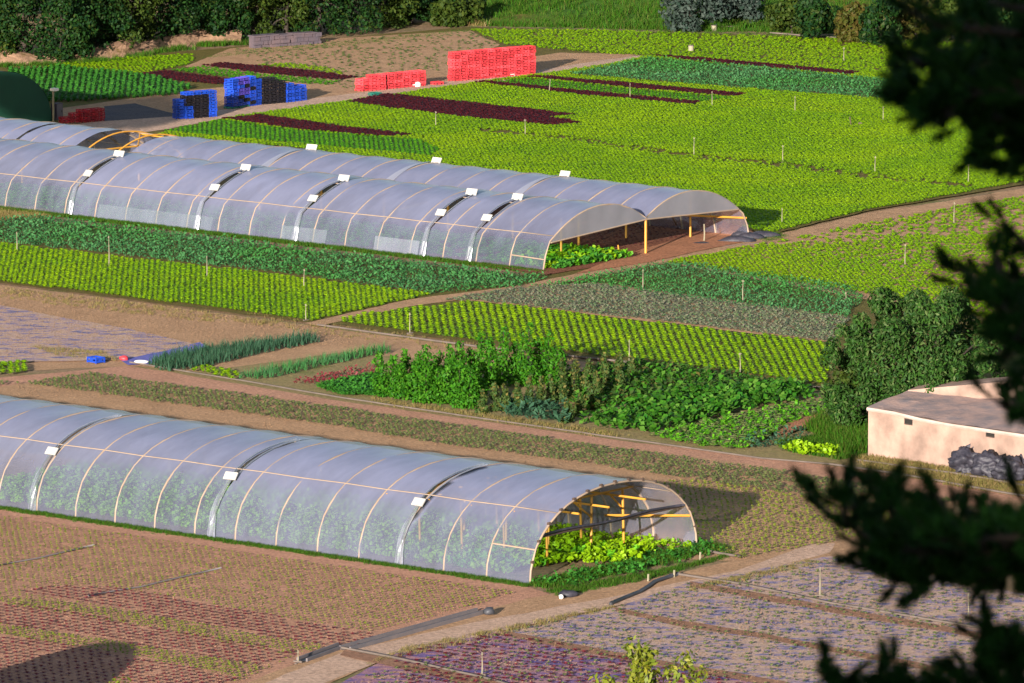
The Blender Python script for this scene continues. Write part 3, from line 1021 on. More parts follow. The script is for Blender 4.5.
# ---- near tunnel
FN = G(530, 585)
WN = (G(697, 547) - FN).length
ridge_foot = (FN + G(697, 547)) / 2
HN = HZ(ridge_foot, 483)
near = empty("film_tunnel", FN, NEAR_ANG)
tag(near, "large milky film tunnel in the foreground with open end full of lettuce", "polytunnel")
PN = arch_near(WN, HN)
ribsN = [-1.885 * i for i in range(22)]
for i, x in enumerate(ribsN):
    rib(PN, x, near, M['rib'], .040)
slitsN = [-5.71, -14.27, -22.8, -31.3]
edges = [0.0] + slitsN + [ribsN[-1]]
gw = .34
zs = HN * .60
iL = profile_index(PN, zs)
iR = profile_index(PN, zs, False)
gN = slit_width(iL, len(PN) // 2, .18)
for k in range(len(edges) - 1):
    a, b = edges[k], edges[k + 1]
    film_segment(PN, b, a, ribsN, M['film'], near, seed=k * 3, e0=gN if k < len(edges) - 2 else None, e1=gN if k else None, i1=len(PN) // 2 + 2)
    film_segment(PN, b, a, ribsN, M['film_back'], near, seed=k * 3, i0=len(PN) // 2 + 1)
for x in slitsN:
    slit_edges(near, PN, x, gN, iL, len(PN) // 2)
    v, z = PN[iL]
    clip_board(near, x, v - .05, z + .14, R(52))
# purlins
for fr in (.235, .5, .765):
    v, z = point_on(PN, fr)
    m = MB()
    m.tube([(x, v - (.03 if fr < .4 else 0), z + (.03 if fr < .4 else -.06) + (.02 if i % 2 else 0)) for i, x in enumerate(ribsN)], .020, 5)
    m.build("purlin", M['rib'], near, smooth=True)
# low rail in the last bays
m = MB()
v, z = point_on(PN, .10)
m.tube([(.0, v, z), (-1.9, v, z + .02)], .03, 5)
m.build("side_rail", M['rib'], near)
# open end: cross beam with rolled film, posts and braces
zb = HN * .58


def v_at(prof, z, left=True):
    pr = prof if left else prof[::-1]
    for a, b in zip(pr[:-1], pr[1:]):
        if a[1] <= z <= b[1]:
            f_ = (z - a[1]) / (b[1] - a[1] + 1e-9)
            return a[0] + (b[0] - a[0]) * f_
    return pr[0][0]


vl, vr = v_at(PN, zb), v_at(PN, zb, False)
m = MB()
m.tube([(0, vl + (vr - vl) * i / 8, zb + .04 * math.sin(i * 1.3) - .05) for i in range(9)], .045, 7)
m.build("rolled_film", M['bag'], near, smooth=True)
m = MB()
m.tube([(-.10, vl, zb - .13), (-.10, vr, zb - .13)], .045, 6)
m.build("cross_beam", M['rust'], near)
for xi in range(0, 4):
    x = -1.885 * (xi + 1) + .12
    z1 = HN * .74
    a, b = v_at(PN, z1), v_at(PN, z1, False)
    m = MB(); m.tube([(x, a, z1), (x, b, z1)], .04, 6); m.build("tie_beam", M['post_orange'], near)
    for fr, ln in ((.34, .10), (.60, -.06), (.80, .12)):
        m = MB(); m.tube([(x, WN * fr, 0), (x + ln, WN * fr - ln * 2, z1)], .045, 6); m.build("post", M['post_orange'], near)
    for fr, df in ((.34, .12), (.60, -.12), (.80, -.10)):
        m = MB(); m.tube([(x, WN * fr, z1 - .75), (x, WN * (fr + df), z1)], .035, 6); m.build("brace", M['post_orange'], near)
for fr in (.30, .48, .70):
    m = MB(); m.tube([(-.1, WN * fr, HN * .74 - .08), (-1.885 * 4, WN * fr, HN * .74 - .08)], .04, 6); m.build("rail", M['post_orange'], near)
m = MB(); m.tube([(-1.885, WN * .70, HN * .45), (-.05, WN * .965, HN * .40)], .045, 6); m.build("brace", M['post_orange'], near)
for i in range(15):               # knots tying the film round the end hoop
    v, z = point_on(PN, .06 + .88 * i / 14)
    m = MB(); m.tube([(-.04, v, z + .03), (.06, v, z + .06)], .06, 5); m.build("tie", M['rust'], near)


def near_xy(x, v, z=0):
    c, s = math.cos(NEAR_ANG), math.sin(NEAR_ANG)
    return Vector((FN.x + x * c - v * s, FN.y + x * s + v * c, z))


# lettuces under the near tunnel: 110 at the open end are heads one can point at
BIGLET = [t_bush(34, .30, .44, .20, s, up=.9, asp=.75) for s in range(80, 86)]
hp = []
for ix in range(0, 64):
    for iv in range(0, 22):
        x = .15 - ix * .44 + random.uniform(-.1, .1)
        v = .75 + iv * .37 + random.uniform(-.07, .07)
        if v > WN - .3: continue
        if x > -1.6 and v < 3.4 + (x + 1.6) * .8: continue      # the bare corner by the near foot
        if x > -.5 and random.random() < .3: continue
        hp.append((x, v))
hp = np.array(hp)
W_ = np.array([near_xy(a, b, .06)[:] for a, b in hp])
front = hp[:, 0] > -5.0
P1 = W_[front]
ms = [np_mesh("lettuce", tv, tf, M['lime']) for tv, tf in BIGLET[:3]] + [np_mesh("lettuce", tv, tf, M['green']) for tv, tf in BIGLET[3:5]] + [np_mesh("lettuce", tv, tf, M['yellow']) for tv, tf in BIGLET[4:6]]
order = np.argsort(P1[:, 1])[:120]
for i in order:
    tag(link_mesh("lettuce", random.choice(ms), None, P1[i], random.uniform(0, 6), random.uniform(.8, 1.15)), "large leafy lettuce in the open end of the near film tunnel", "lettuce", "lettuces in the open end of the near tunnel")
mask = np.ones(len(P1), bool); mask[order] = False
rest = np.concatenate([P1[mask], W_[~front]])
scatter("lettuce_bed", rest, BIGLET[:3], M['lime'], "lettuces growing deep inside the near film tunnel", smin=.45, smax=.8)
# weeds along the skirt of the near tunnel
pts = np.array([near_xy(random.uniform(-40, .2), random.gauss(-.28, .12), .03)[:] for _ in range(3600)])
scatter("grass_strip", pts, GRASS, M['grass'], "strip of green grass along the skirt of the near tunnel", 'grass', smin=.35, smax=.85, tilt=.1)
pts = np.array([near_xy(random.gauss(.5, .30), random.uniform(-.2, WN + .5), .03)[:] for _ in range(1500)])
scatter("grass_strip", pts, GRASS, M['grass'], "green grass across the open end of the near tunnel", 'grass', smin=.6, smax=1.3, tilt=.1)

pts = np.array([near_xy(random.gauss(.6, .4), random.uniform(0, WN + .3), .03)[:] for _ in range(260)])
scatter("weeds", pts, BLEAF, M['deep'], "dark leafy weeds across the open end of the near tunnel", 'weeds', smin=.35, smax=.8)

# ---- twin tunnel
FT = G(543, 272)
MT = G(651, 260)
W1 = 7.25
W2 = 7.6
gutter = 1.72
Hf = 2.62
twin = empty("film_tunnel", FT, FAR_ANG)
tag(twin, "long twin span film tunnel with white vent props and closed gable curtains", "polytunnel")


def span(v0, v1, zs0, zs1, H, ground0, ground1, k=9):
    """a span's profile: straight-ish legs to the ground outside, gutter inside"""
    c = (v0 + v1) / 2
    pts = []
    if ground0:
        pts += [(v0, 0), (v0 + .16, zs0 * .5), (v0 + .5, zs0 * .92)]
    else:
        pts += [(v0, zs0)]
    a0 = v0 + (.5 if ground0 else 0)
    a1 = v1 - (.5 if ground1 else 0)
    za, zb_ = (zs0 * .92 if ground0 else zs0), (zs1 * .92 if ground1 else zs1)
    for i in range(1, 2 * k):
        t = i / (2 * k)
        base = za + (zb_ - za) * t
        pts.append((a0 + (a1 - a0) * t, base + (H - (za + zb_) / 2) * (1 - abs(2 * t - 1) ** 2.1)))
    if ground1:
        pts += [(v1 - .5, zs1 * .92), (v1 - .16, zs1 * .5), (v1, 0)]
    else:
        pts += [(v1, zs1)]
    return pts


PF = span(0, W1, 1.45, gutter, Hf, True, False)
PB = span(W1, W1 + W2, gutter, 1.35, Hf + .02, False, True)
ribsT = [-2.0 * i for i in range(25)]
OPEN_BACK = None


def twin_local(px, py, z):
    p = G(px, py, z) - FT
    c, s = math.cos(FAR_ANG), math.sin(FAR_ANG)
    return (p.x * c + p.y * s, -p.x * s + p.y * c)


# where the ridge props stand
frontslits = [twin_local(px, py + 3, Hf)[0] for px, py in ((115, 153), (240, 167), (343, 177), (470, 191), (509, 197))]
sideprops = [(63, 174), (197, 191), (297, 208), (418, 217), (467, 221)]
backprops = [twin_local(px, py + 3, Hf)[0] for px, py in ((308, 147), (434, 160), (559, 174))]
backslit = twin_local(60, 128, 2.4)[0]
ob0, ob1 = twin_local(182, 137, 2.5)[0], twin_local(128, 131, 2.5)[0]     # bays with the film off
for i, x in enumerate(ribsT):
    rib(PF, x, twin, M['rib'], .042)
    rib(PB, x, twin, M['rib'] if not (ob1 - .6 < x < ob0 + .6) else M['post_orange'], .042)


def cut_segments(x_hi, x_lo, cuts):
    """cuts: (centre, width)"""
    out = []
    cur = x_hi
    for c, wd in sorted(cuts, reverse=True):
        out.append((c + wd / 2, cur))
        cur = c - wd / 2
    out.append((x_lo, cur))
    return [(a, b) for a, b in out if b - a > .05]


xlo = ribsT[-1]
ixs = profile_index(PF, 1.75)
gT = slit_width(ixs, len(PF) // 2, .34)
fe = [0.0] + sorted(frontslits, reverse=True) + [xlo]
for k in range(len(fe) - 1):
    film_segment(PF, fe[k + 1], fe[k], ribsT, M['film'], twin, seed=k * 2.3, e0=gT if k < len(fe) - 2 else None, e1=gT if k else None)
for xa_, xb_ in ((-7.5, -10.2), (-13.2, -16.0), (-20.4, -27.8)):      # a second strip of old film round the foot
    film_segment(PF, xb_, xa_, ribsT, M['gather'], twin, "skirt_film", i0=0, i1=2, out=.05, seed=3)
oa, ob = max(ob0, ob1), min(ob0, ob1)
gB = slit_width(3, len(PB) // 2, .2, .15)
film_segment(PB, oa, 0, ribsT, M['film'], twin, seed=50)
film_segment(PB, backslit, ob, ribsT, M['film'], twin, seed=53, e0=gB)
film_segment(PB, xlo, backslit, ribsT, M['film'], twin, seed=56, e1=gB)
# far half of the roof is covered over the open bays too
film_segment(PB, ob, oa, ribsT, M['film'], twin, i0=len(PB) * 2 // 3, seed=90)
for x, (px, py) in zip(frontslits, sideprops):
    slit_edges(twin, PF, x, gT, ixs, len(PF) // 2)
    v, z = PF[ixs]
    clip_board(twin, x, v, z + .14, R(50), .50, .34)
    v, z = PF[len(PF) // 2]
    clip_board(twin, x, v - .1, z + .12, R(64), .60, .31)
for x in backprops:
    v, z = PB[len(PB) // 2]
    clip_board(twin, x, v, z + .12, R(64), .60, .31)
    m = MB()
    prf = [(v_, z_ + .05) for v_, z_ in PB[1:len(PB) // 2]]
    for j, (v_, z_) in enumerate(prf):
        f_ = j / (len(prf) - 1)
        for k in range(4):
            m.v.append((x - .30 + (.55 - .42 * f_) * k / 3 + .2 * f_, v_, z_ + (.02 if k % 2 else 0)))
    for j in range(len(prf) - 1):
        for k in range(3):
            q = j * 4 + k
            m.f.append((q, q + 1, q + 5, q + 4))
    m.build("gathered_film", M['gather'], twin, smooth=True)
for prof, frs in ((PF, (.205, .5)), (PB, (.5, .8))):
    for fr in frs:
        v, z = point_on(prof, fr)
        m = MB()
        m.tube([(x, v - (.03 if fr < .3 else 0), z + (.03 if fr < .3 else -.06) + (.015 if i % 2 else 0)) for i, x in enumerate(ribsT)], .022, 5)
        m.build("purlin", M['rib'], twin, smooth=True)
m = MB()
m.tube([(0.05, W1, gutter), (xlo, W1, gutter)], .07, 6)
m.build("gutter", M['trough'], twin)
m = MB()
v, z = point_on(PF, .05)
m.tube([(0, v, .55), (-2.0, v, .6)], .03, 5)
m.build("side_rail", M['rib'], twin)
for i in range(0, 25, 2):
    m = MB(); m.tube([(-2.0 * i, W1, 0), (-2.0 * i, W1, gutter)], .06, 6); m.build("post", M['post_orange'], twin)


def gable(prof, zl, zr, name="gable_curtain"):
    """film panel hung across the top of an end, from the hoop down to a straight hem"""
    iA = profile_index(prof, zl)
    iB = profile_index(prof, zr, False)
    if zl == gutter: iA = 0
    if zr == gutter: iB = len(prof) - 1
    top = prof[iA:iB + 1]
    m = MB()
    n = len(top)
    vA, vB = top[0][0], top[-1][0]
    K = 4
    for i, (v, z) in enumerate(top):
        f_ = (v - vA) / (vB - vA)
        hem = top[0][1] + (top[-1][1] - top[0][1]) * f_ - .05
        for k in range(K + 1):
            zz = z + (hem - z) * k / K
            m.v.append((.04 + .05 * noise.noise(Vector((v * 2.2, zz * .6, 4))), v, zz))
    for i in range(n - 1):
        for k in range(K):
            a = i * (K + 1) + k
            m.f.append((a, a + 1, a + K + 2, a + K + 1))
    o = m.build(name, M['curtain'], twin, smooth=True)
    m = MB()
    m.tube([(.05, top[0][0], top[0][1] - .05), (.05, top[-1][0], top[-1][1] - .05)], .035, 6)
    m.build("hem_bar", M['rib'], o)


gable(PF, 1.32, gutter)
gable(PB, gutter, 1.40)
# end posts and braces seen through the open lower half
for xx, vv, zt in ((-2, W1 * .5, 1.9), (-4, W1 + W2 * .45, 2.2), (-2, W1 + W2 * .75, 2.0)):
    m = MB(); m.tube([(xx, vv, 0), (xx, vv, zt)], .05, 6); m.build("post", M['post_orange'], twin)
m = MB(); m.tube([(-2, W1 + W2 * .5, 1.9), (-2.4, W1 + W2 * .68, .7)], .05, 6); m.build("brace", M['rust'], twin)
m = MB(); m.tube([(-2.2, W1 + W2 * .6, 1.25), (0, W1 + W2 * .97, 1.0)], .05, 6); m.build("brace", M['post_orange'], twin)
for k, x in enumerate(ribsT):                      # trusses where the film is off
    if min(ob0, ob1) - 1 < x < max(ob0, ob1) + 1:
        v, z = point_on(PB, .5)
        for s_ in (-1, 1):
            m = MB(); m.tube([(x, v, z - .1), (x + 1.9, v + s_ * 2.2, z - .55)], .045, 6); m.build("brace", M['post_orange'], twin)
        m = MB(); m.tube([(x, W1 + .3, gutter + .2), (x, W1 + W2 - 1, gutter + .1)], .045, 6); m.build("tie_beam", M['post_orange'], twin)


def twin_xy(x, v, z=0):
    c, s = math.cos(FAR_ANG), math.sin(FAR_ANG)
    return Vector((FT.x + x * c - v * s, FT.y + x * s + v * c, z))


pts = []
for ix in range(8):
    for iv in range(15):
        pts.append(twin_xy(.25 - ix * .42 + random.uniform(-.08, .08), .6 + iv * .36 + random.uniform(-.06, .06), .06)[:])
mesh_l = [np_mesh("lettuce", tv, tf, M['lime']) for tv, tf in BIGLET[:2]] + [np_mesh("lettuce", tv, tf, M['deep']) for tv, tf in BIGLET[2:4]] + [np_mesh("lettuce", tv, tf, M['green']) for tv, tf in BIGLET[4:6]]
for p in pts:
    tag(link_mesh("leafy_plant", random.choice(mesh_l), None, p, random.uniform(0, 6), random.uniform(.75, 1.1)), "leafy green plant in the bed at the twin tunnel mouth", "plant", "leafy plants at the twin tunnel mouth")
pts = np.array([twin_xy(random.uniform(-40, -3), random.uniform(.6, W1 - .6), .05)[:] for _ in range(2500)])
scatter("lettuce_bed", pts, LETB, M['green'], "green crop seen dimly through the twin tunnel film", smin=.9, smax=1.4)
pts = np.array([twin_xy(random.uniform(-40, .3), random.gauss(-.35, .16), .03)[:] for _ in range(3500)])
scatter("grass_strip", pts, GRASS, M['grass'], "dark grass strip along the skirt of the twin tunnel", 'grass', smin=.6, smax=1.2, tilt=.1)
pts = np.array([G(random.uniform(-5, 50), random.uniform(205, 220), .03)[:] for _ in range(700)])
scatter("grass_strip", pts, GRASS, M['drygrass'], "dry grass by the left foot of the twin tunnel", 'grass', smin=.6, smax=1.2, tilt=.1)
Q = pl((566, 262), (640, 248), (735, 229), (690, 220), (560, 236))
scatter("red_seedlings", z0(grid_pts(Q, FAR_ANG, .38, .38, .08, .08), .06), SEEDR, M['darkred'], "rows of dark red seedlings on tilled soil inside the twin tunnel", smin=.7, smax=1.1)
# raw wooden props and odd bits at the twin tunnel mouth
for (px, py, py2, nm, lab, mat) in ((704, 243, 224, "stake", "pale bare stake at the mouth of the twin tunnel", M['riser']), (618, 252, 245, "stake", "short orange stake among tilled soil in the twin tunnel", M['post_orange'])):
    b = G(px, py)
    h = HZ(b, py2)
    m = MB(); m.tube([(0, 0, 0), (.02, 0, h * .5), (0, .01, h)], .035, 6, r2=.03)
    o = m.build(nm, mat); o.location = b
    tag(o, lab, "stake")


# ================================================================== green tarpaulin tunnel, left
tb = G(52, 123)
tw = empty("tarpaulin_tunnel", tb, FAR_ANG)
tag(tw, "dark green tarpaulin covered tunnel at the left edge behind crates", "polytunnel")
Ht = HZ(G(0, 128), 70)
PTt = [(v - 8.6, z) for v, z in arch_near(8.6, Ht, 18)]
PTt = [(-(v), z) for v, z in arch_near(8.6, Ht, 18)]
PTt = [(v + 0, z) for v, z in PTt]
m = MB()
cov = film_segment(PTt[::-1], -16, 0, [-2.0 * i for i in range(9)], M['tarp'], tw, "tarpaulin", sag=.03)
m = MB()
nn = len(PTt)
for v, z in PTt: m.v.append((.01, v, z))
m.f.append(tuple(range(nn)))
m.build("end_sheet", M['tarp'], tw)
m = MB(); m.tube([(0.06, .05, 0), (.06, .05, 1.75)], .06, 6); m.build("corner_post", M['riser'], tw)
m = MB(); m.box((.1, .1, 1.8), (.34, .34, .14)); m.build("lamp_box", M['soiltop'], tw)

# cupboard beside it
c0 = G(57, 121)
cb = empty("metal_cabinet", c0, FAR_ANG)
tag(cb, "small grey metal cabinet beside the green tarpaulin tunnel", "cabinet")
hc = HZ(c0, 103)
m = MB(); m.box((0, 0, hc / 2), (.4, .5, hc)); m.build("body", M['stone'], cb)
m = MB(); m.box((.21, 0, hc / 2), (.02, .42, hc * .9)); dr = m.build("door", M['trough'], cb)
m = MB(); m.box((.23, .14, hc * .55), (.02, .03, .12)); m.build("handle", M['rust'], dr)


# ================================================================== crates
def crate_mesh(name, mat, L=.50, D=.60, h=.19):
    """open vegetable crate: floor, four slotted walls, thick rim, corner posts"""
    m = MB()
    t = .02
    m.box((0, 0, t / 2 + .02), (L - .03, D - .03, t))
    for s in (-1, 1):
        m.box((0, s * (D / 2 - t / 2), .050), (L - .10, t * .8, .05))
        m.box((0, s * (D / 2 - t / 2), h - .035), (L - .10, t * .8, .05))
        m.box((0, s * (D / 2 - t * .6), h * .52), (.16, t * .7, .055))
        m.box((s * (L / 2 - t / 2), 0, .050), (t * .8, D - .10, .05))
        m.box((s * (L / 2 - t / 2), 0, h - .035), (t * .8, D - .10, .05))
        m.box((s * (L / 2 - t * .6), 0, h * .52), (t * .7, D * .3, .055))
    for sx in (-1, 1):
        for sy in (-1, 1):
            m.box((sx * (L / 2 - .028), sy * (D / 2 - .028), h / 2 - .002), (.05, .05, h - .012))
    return m.mesh(name, mat)


CM = {k: crate_mesh("crate", M['crate_' + k]) for k in ('red', 'blue', 'black', 'violet', 'green', 'maroon')}
ORD = ["first", "second", "third", "fourth", "fifth", "sixth", "seventh", "eighth", "ninth", "tenth", "eleventh", "twelfth", "thirteenth", "fourteenth", "fifteenth", "sixteenth"]


def crate_wall(pa, pb, py_top_a, py_top_b, width, place, group, color, heights=None, lay=.19, skip=()):
    """a wall of crates from ground point pa to pb (left to right)"""
    d = pb - pa
    L = d.length
    n = max(1, round(L / width))
    step = L / n
    ang = math.atan2(d.y, d.x)
    nrm = Vector((-math.sin(ang), math.cos(ang), 0))
    if nrm.y < 0: nrm = -nrm
    for c in range(n):
        f_ = (c + .5) / n
        base = pa + d * f_ + nrm * (.3)
        ht = HZ(base, py_top_a + (py_top_b - py_top_a) * f_)
        rows = heights[c] if heights else max(1, round(ht / lay))
        for r_ in range(rows):
            if (c, r_) in skip: continue
            k = color(c, r_) if callable(color) else color
            sc = step / .50 * .965
            o = link_mesh("crate", CM[k], None, base + Vector((random.uniform(-.02, .02), 0, .02 + r_ * lay)) + nrm * random.uniform(-.03, .03), ang + random.gauss(0, .02), (sc, 1, lay / .19 * .97))
            kn = {'red': 'red', 'blue': 'blue', 'black': 'black', 'violet': 'violet', 'green': 'dark green', 'maroon': 'maroon'}[k]
            tag(o, "%s crate, %s column from left, %s layer up, %s" % (kn, ORD[c], ORD[r_], place), "crate", group)


# tall long red stack, red low stack, blue and black stacks, maroon row
crate_wall(G(454, 83), G(536, 76), 52, 45, .50, "the tall red stack", "red crates in the tall stack", "red",
           )
crate_wall(G(363, 93), G(371, 92), 79, 77, .50, "low red stack, step at left end", "red crates in the low stack", "red")
crate_wall(G(371, 92.5), G(386, 91.5), 75, 73, .50, "the low red stack, left block", "red crates in the low stack", "red")
crate_wall(G(388, 91), G(426, 87.5), 73, 70, .50, "the low red stack, right block", "red crates in the low stack", "red")
random.seed(21)
crate_wall(G(176, 121), G(187, 120.5), 101, 100, .50, "the left blue stack's low corner", "crates in the left blue stack", "blue")
crate_wall(G(186, 121), G(217, 118.5), 92, 88, .50, "the left blue stack", "crates in the left blue stack", lambda c, r_: 'black' if (0 <= c <= 2 and r_ <= 6 and not (c == 0 and r_ < 4)) else 'blue')
crate_wall(G(233, 111), G(262, 106.5), 78, 77, .50, "the middle blue stack", "crates in the middle blue stack",
           lambda c, r_: ('green' if r_ == 0 and c < 3 else 'violet' if (1 <= c <= 2 and r_ in (4, 5, 7, 8)) else 'black' if (1 <= c <= 3 and (r_ * 7 + c * 3) % 4 == 0) else 'blue'))
crate_wall(G(263, 106.5), G(286, 104.5), 79, 79, .50, "the black stack", "crates in the black stack", "black")
crate_wall(G(287, 104.5), G(307, 102), 84, 86, .50, "the right blue stack", "crates in the right blue stack", "blue")
crate_wall(G(62, 125), G(82, 124), 117, 113, .50, "the low end of the maroon stack", "maroon crates by the twin tunnel", "maroon")
crate_wall(G(82, 124.5), G(105, 122.5), 110, 107, .50, "the tall end of the maroon stack", "maroon crates by the twin tunnel", "maroon")
# loose ones
for px, py, k, lab in ((375, 97, 'green', "single dark green crate at the road edge before the red stack"), (437, 86, 'red', "lone red crate between the low and tall red stacks"), (205, 112, 'green', "dark green crate lying by the middle blue stack"), (96, 363, 'blue', "lone blue crate at the corner of the left mulched bed")):
    o = link_mesh("crate", CM[k], None, G(px, py) + Vector((0, 0, .02)), random.uniform(0, 3), (1, 1, 1.3))
    tag(o, lab, "crate")


def lump(name, mat, loc, size, seed, label, cat, sub=2, amp=.3, group=None):
    bm = bmesh.new()
    bmesh.ops.create_icosphere(bm, subdivisions=sub, radius=1)
    for v in bm.verts:
        n_ = noise.noise(v.co * 1.6 + Vector((seed * 3.1, 0, 0))) * amp + noise.noise(v.co * 4 + Vector((seed, 2, 0))) * amp * .35
        if sub >= 3:
            n_ += (abs(noise.noise(v.co * 2.6 + Vector((seed * 1.7, 4, 1)))) - .2) * .55 + noise.noise(v.co * 7 + Vector((seed, 1, 5))) * .10
        v.co *= 1 + n_
        v.co = Vector((v.co.x * size[0], v.co.y * size[1], max(v.co.z, -.6) * size[2]))
    me = bpy.data.meshes.new(name)
    bm.to_mesh(me)
    bm.free()
    me.polygons.foreach_set("use_smooth", [True] * len(me.polygons))
    me.materials.append(mat)
    o = link_mesh(name, me, None, loc)
    return tag(o, label, cat, group)


lump("white_bag", M['soiltop'], G(510, 77.5) + Vector((0, 0, .15)), (.38, .25, .22), 4, "white crumpled bag lying before the tall red crate stack", "bag")
lump("white_bag", M['soiltop'], G(416, 88) + Vector((0, 0, .15)), (.3, .25, .25), 5, "white bag lying by the low red crate stack", "bag")
lump("white_bag", M['soiltop'], G(141, 364) + Vector((0, 0, .08)), (.32, .15, .09), 6, "flat white bag on the ground near the blue crate", "bag")
lump("red_sack", M['crate_red'], G(124, 361) + Vector((0, 0, .1)), (.20, .16, .13), 7, "small red sack between the blue crate and white bag", "sack")
for px, py, py2, lab in ((691, 53, 45, "pale drum standing in the far yellow green field"), (714, 31, 25, "pale block by the pipes below the grey bush")):
    b = G(px, py)
    h = HZ(b, py2)
    t = empty("drum", b)
    tag(t, lab, "drum")
    m = MB(); m.tube([(0, 0, 0), (0, 0, h * .9)], .16, 10); m.build("body", M['riser'], t, smooth=False)
    m = MB(); m.tube([(0, 0, h * .9), (0, 0, h)], .175, 10); m.build("lid", M['pipe'], t)


# ================================================================== sprinkler posts
def riser(px, py, py2, label, lean=0.0, grp="sprinkler posts in the lettuce fields"):
    b = G(px, py)
    h = HZ(b, py2)
    t = empty("sprinkler_post", b, random.uniform(0, 3))
    tag(t, label, "sprinkler post", grp)
    m = MB(); m.tube([(0, 0, 0), (lean * .5 + .015, 0, h * .5), (lean, 0, h)], .024, 6, r2=.018); m.build("post", M['riser'], t, smooth=True)
    m = MB(); m.tube([(lean, 0, h), (lean, 0, h + .10)], .026, 6, r2=.012); m.tube([(lean - .07, 0, h + .04), (lean + .07, 0, h + .05)], .012, 5); m.build("sprinkler_head", M['riser'], t)
    m = MB(); m.box((0, 0, .03), (.34, .07, .05)); m.box((0, 0, .082), (.06, .30, .05)); m.build("foot", M['pipe'], t)


for px, py, py2, lab in (
        (17, 253, 234, "leftmost sprinkler post between kale and lettuce bands"),
        (109, 268, 238, "sprinkler post between kale and lettuce, second from left"),
        (207, 279, 258, "sprinkler post between kale and lettuce, third from left"),
        (304, 290, 271, "sprinkler post between kale and lettuce, fourth from left"),
        (306, 322, 306, "sprinkler post at the left end of the diagonal path"),
        (410, 335, 315, "leftmost sprinkler post on the garden edge pipe"),
        (629, 365, 342, "sprinkler post on garden edge pipe, right of the beans"),
        (740, 375, 355, "rightmost sprinkler post on the garden edge pipe"),
        (643, 291, 271, "sprinkler post in kale beside the diagonal path"),
        (743, 303, 282, "sprinkler post in kale, left of the big tree"),
        (846, 301, 294, "short sprinkler post just left of the big tree top"),
        (436, 128, 113, "sprinkler post left of the broad dark red strip end"),
        (525, 137, 121, "sprinkler post under the broad dark red strip"),
        (549, 93, 81, "leaning sprinkler post right below the tall red stack"),
        (630, 100, 85, "sprinkler post crossing the thin dark red strips"),
        (712, 108, 93, "sprinkler post near the tips of thin red strips"),
        (795, 113, 98, "sprinkler post in open lime field, above the iron hoe"),
        (844, 63, 49, "farthest sprinkler post, in the top yellow green field"),
        (883, 122, 108, "sprinkler post close to the dark pine branches, upper"),
        (694, 157, 139, "leftmost sprinkler post on the lane across great field"),
        (783, 164, 147, "second sprinkler post on the lane across great field"),
        (875, 175, 158, "third sprinkler post on the lane across great field"),
        (968, 185, 166, "rightmost sprinkler post on the lane across great field"),
        (782, 225, 210, "sprinkler post in the dark shadow of twin tunnel"),
        (954, 225, 204, "sprinkler post at the right end of dirt path"),
        (905, 267, 246, "sprinkler post between tan patches right of the path"),
        (1009, 281, 260, "sprinkler post by the right edge among pine twigs"),
        (820, 598, 570, "left sprinkler post on the lower right mulched plot"),
        (968, 623, 596, "right sprinkler post on the lower right mulched plot"),
        (482, 677, 655, "sprinkler post on the violet mulched plot"),
        (298, 664, 653, "short pale peg at the left end of grey trough")):
    riser(px, py, py2, lab, lean=.14 if px == 549 else random.uniform(-.02, .02))

# a hoe left standing in the field
b = G(855, 127)
t = empty("wheel_hoe", b)
tag(t, "dark iron hand hoe left standing in the great lime field", "hoe")
m = MB(); m.tube([(-.2, 0, 0), (-.28, 0, .55)], .035, 6); m.build("handle", M['rust'], t)
m = MB(); m.tube([(-.2, 0, .06), (.35, .1, .10)], .05, 6); m.build("frame", M['rust'], t)
m = MB(); m.tube([(.28, .06, .12), (.28, .14, .12)], .13, 10); m.build("wheel", M['rust'], t)


# ================================================================== pipes, hoses, boards on the ground
def line_thing(name, pix, r, mat, label, cat, z=.08, k=6, plan=None, flat=None):
    pts = []
    P_ = [G(a, b_) for a, b_ in pix]
    for a, b_ in zip(P_[:-1], P_[1:]):
        n = max(2, int((b_ - a).length / 1.0))
        for j in range(n):
            p = a.lerp(b_, j / n)
            pts.append(p + Vector((noise.noise(p * .7) * .05, noise.noise(p * .7 + Vector((9, 0, 0))) * .05, z)))
    pts.append(P_[-1] + Vector((0, 0, z)))
    m = MB()
    m.tube(pts, r, k)
    o = m.build(name, mat, smooth=True)
    return tag(o, label, cat)


line_thing("water_pipe", [(130, 364), (240, 382), (345, 400), (480, 420), (620, 440), (760, 460), (830, 466)], 0.034, M['pipe'], "long pale water pipe along the lower garden edge", "pipe")
line_thing("water_pipe", [(318, 327), (420, 341), (480, 349), (625, 364), (740, 380), (822, 390)], 0.043, M['pipe'], "long pale water pipe under the straight lettuce rows", "pipe", z=.1)
line_thing("water_pipe", [(676, 576), (740, 586), (830, 605), (985, 631)], 0.046, M['pipe'], "pale pipe crossing the mulched plots at lower right", "pipe")
line_thing("water_pipe", [(342, 650), (400, 661), (480, 679), (520, 690)], 0.043, M['pipe'], "pale pipe along the violet mulched plot at the bottom", "pipe")
line_thing("water_pipe", [(858, 462), (900, 468), (960, 476), (1050, 492)], 0.043, M['pipe'], "upper pale pipe below the pink shed", "pipe")
line_thing("water_pipe", [(830, 466), (900, 476), (1000, 494), (1050, 502)], 0.043, M['pipe'], "lower pale pipe below the pink shed", "pipe")
line_thing("water_pipe", [(-10, 569), (40, 560), (94, 547)], 0.028, M['trough'], "short dark pipe across seedlings at the left edge", "pipe")
line_thing("water_pipe", [(88, 598), (140, 589), (221, 570)], 0.028, M['trough'], "short dark pipe across seedlings above the red strips", "pipe")
line_thing("black_hose", [(611, 606), (640, 594), (655, 584), (678, 576)], .075, M['hose'], "black hose bending beside the near tunnel mouth", "hose")
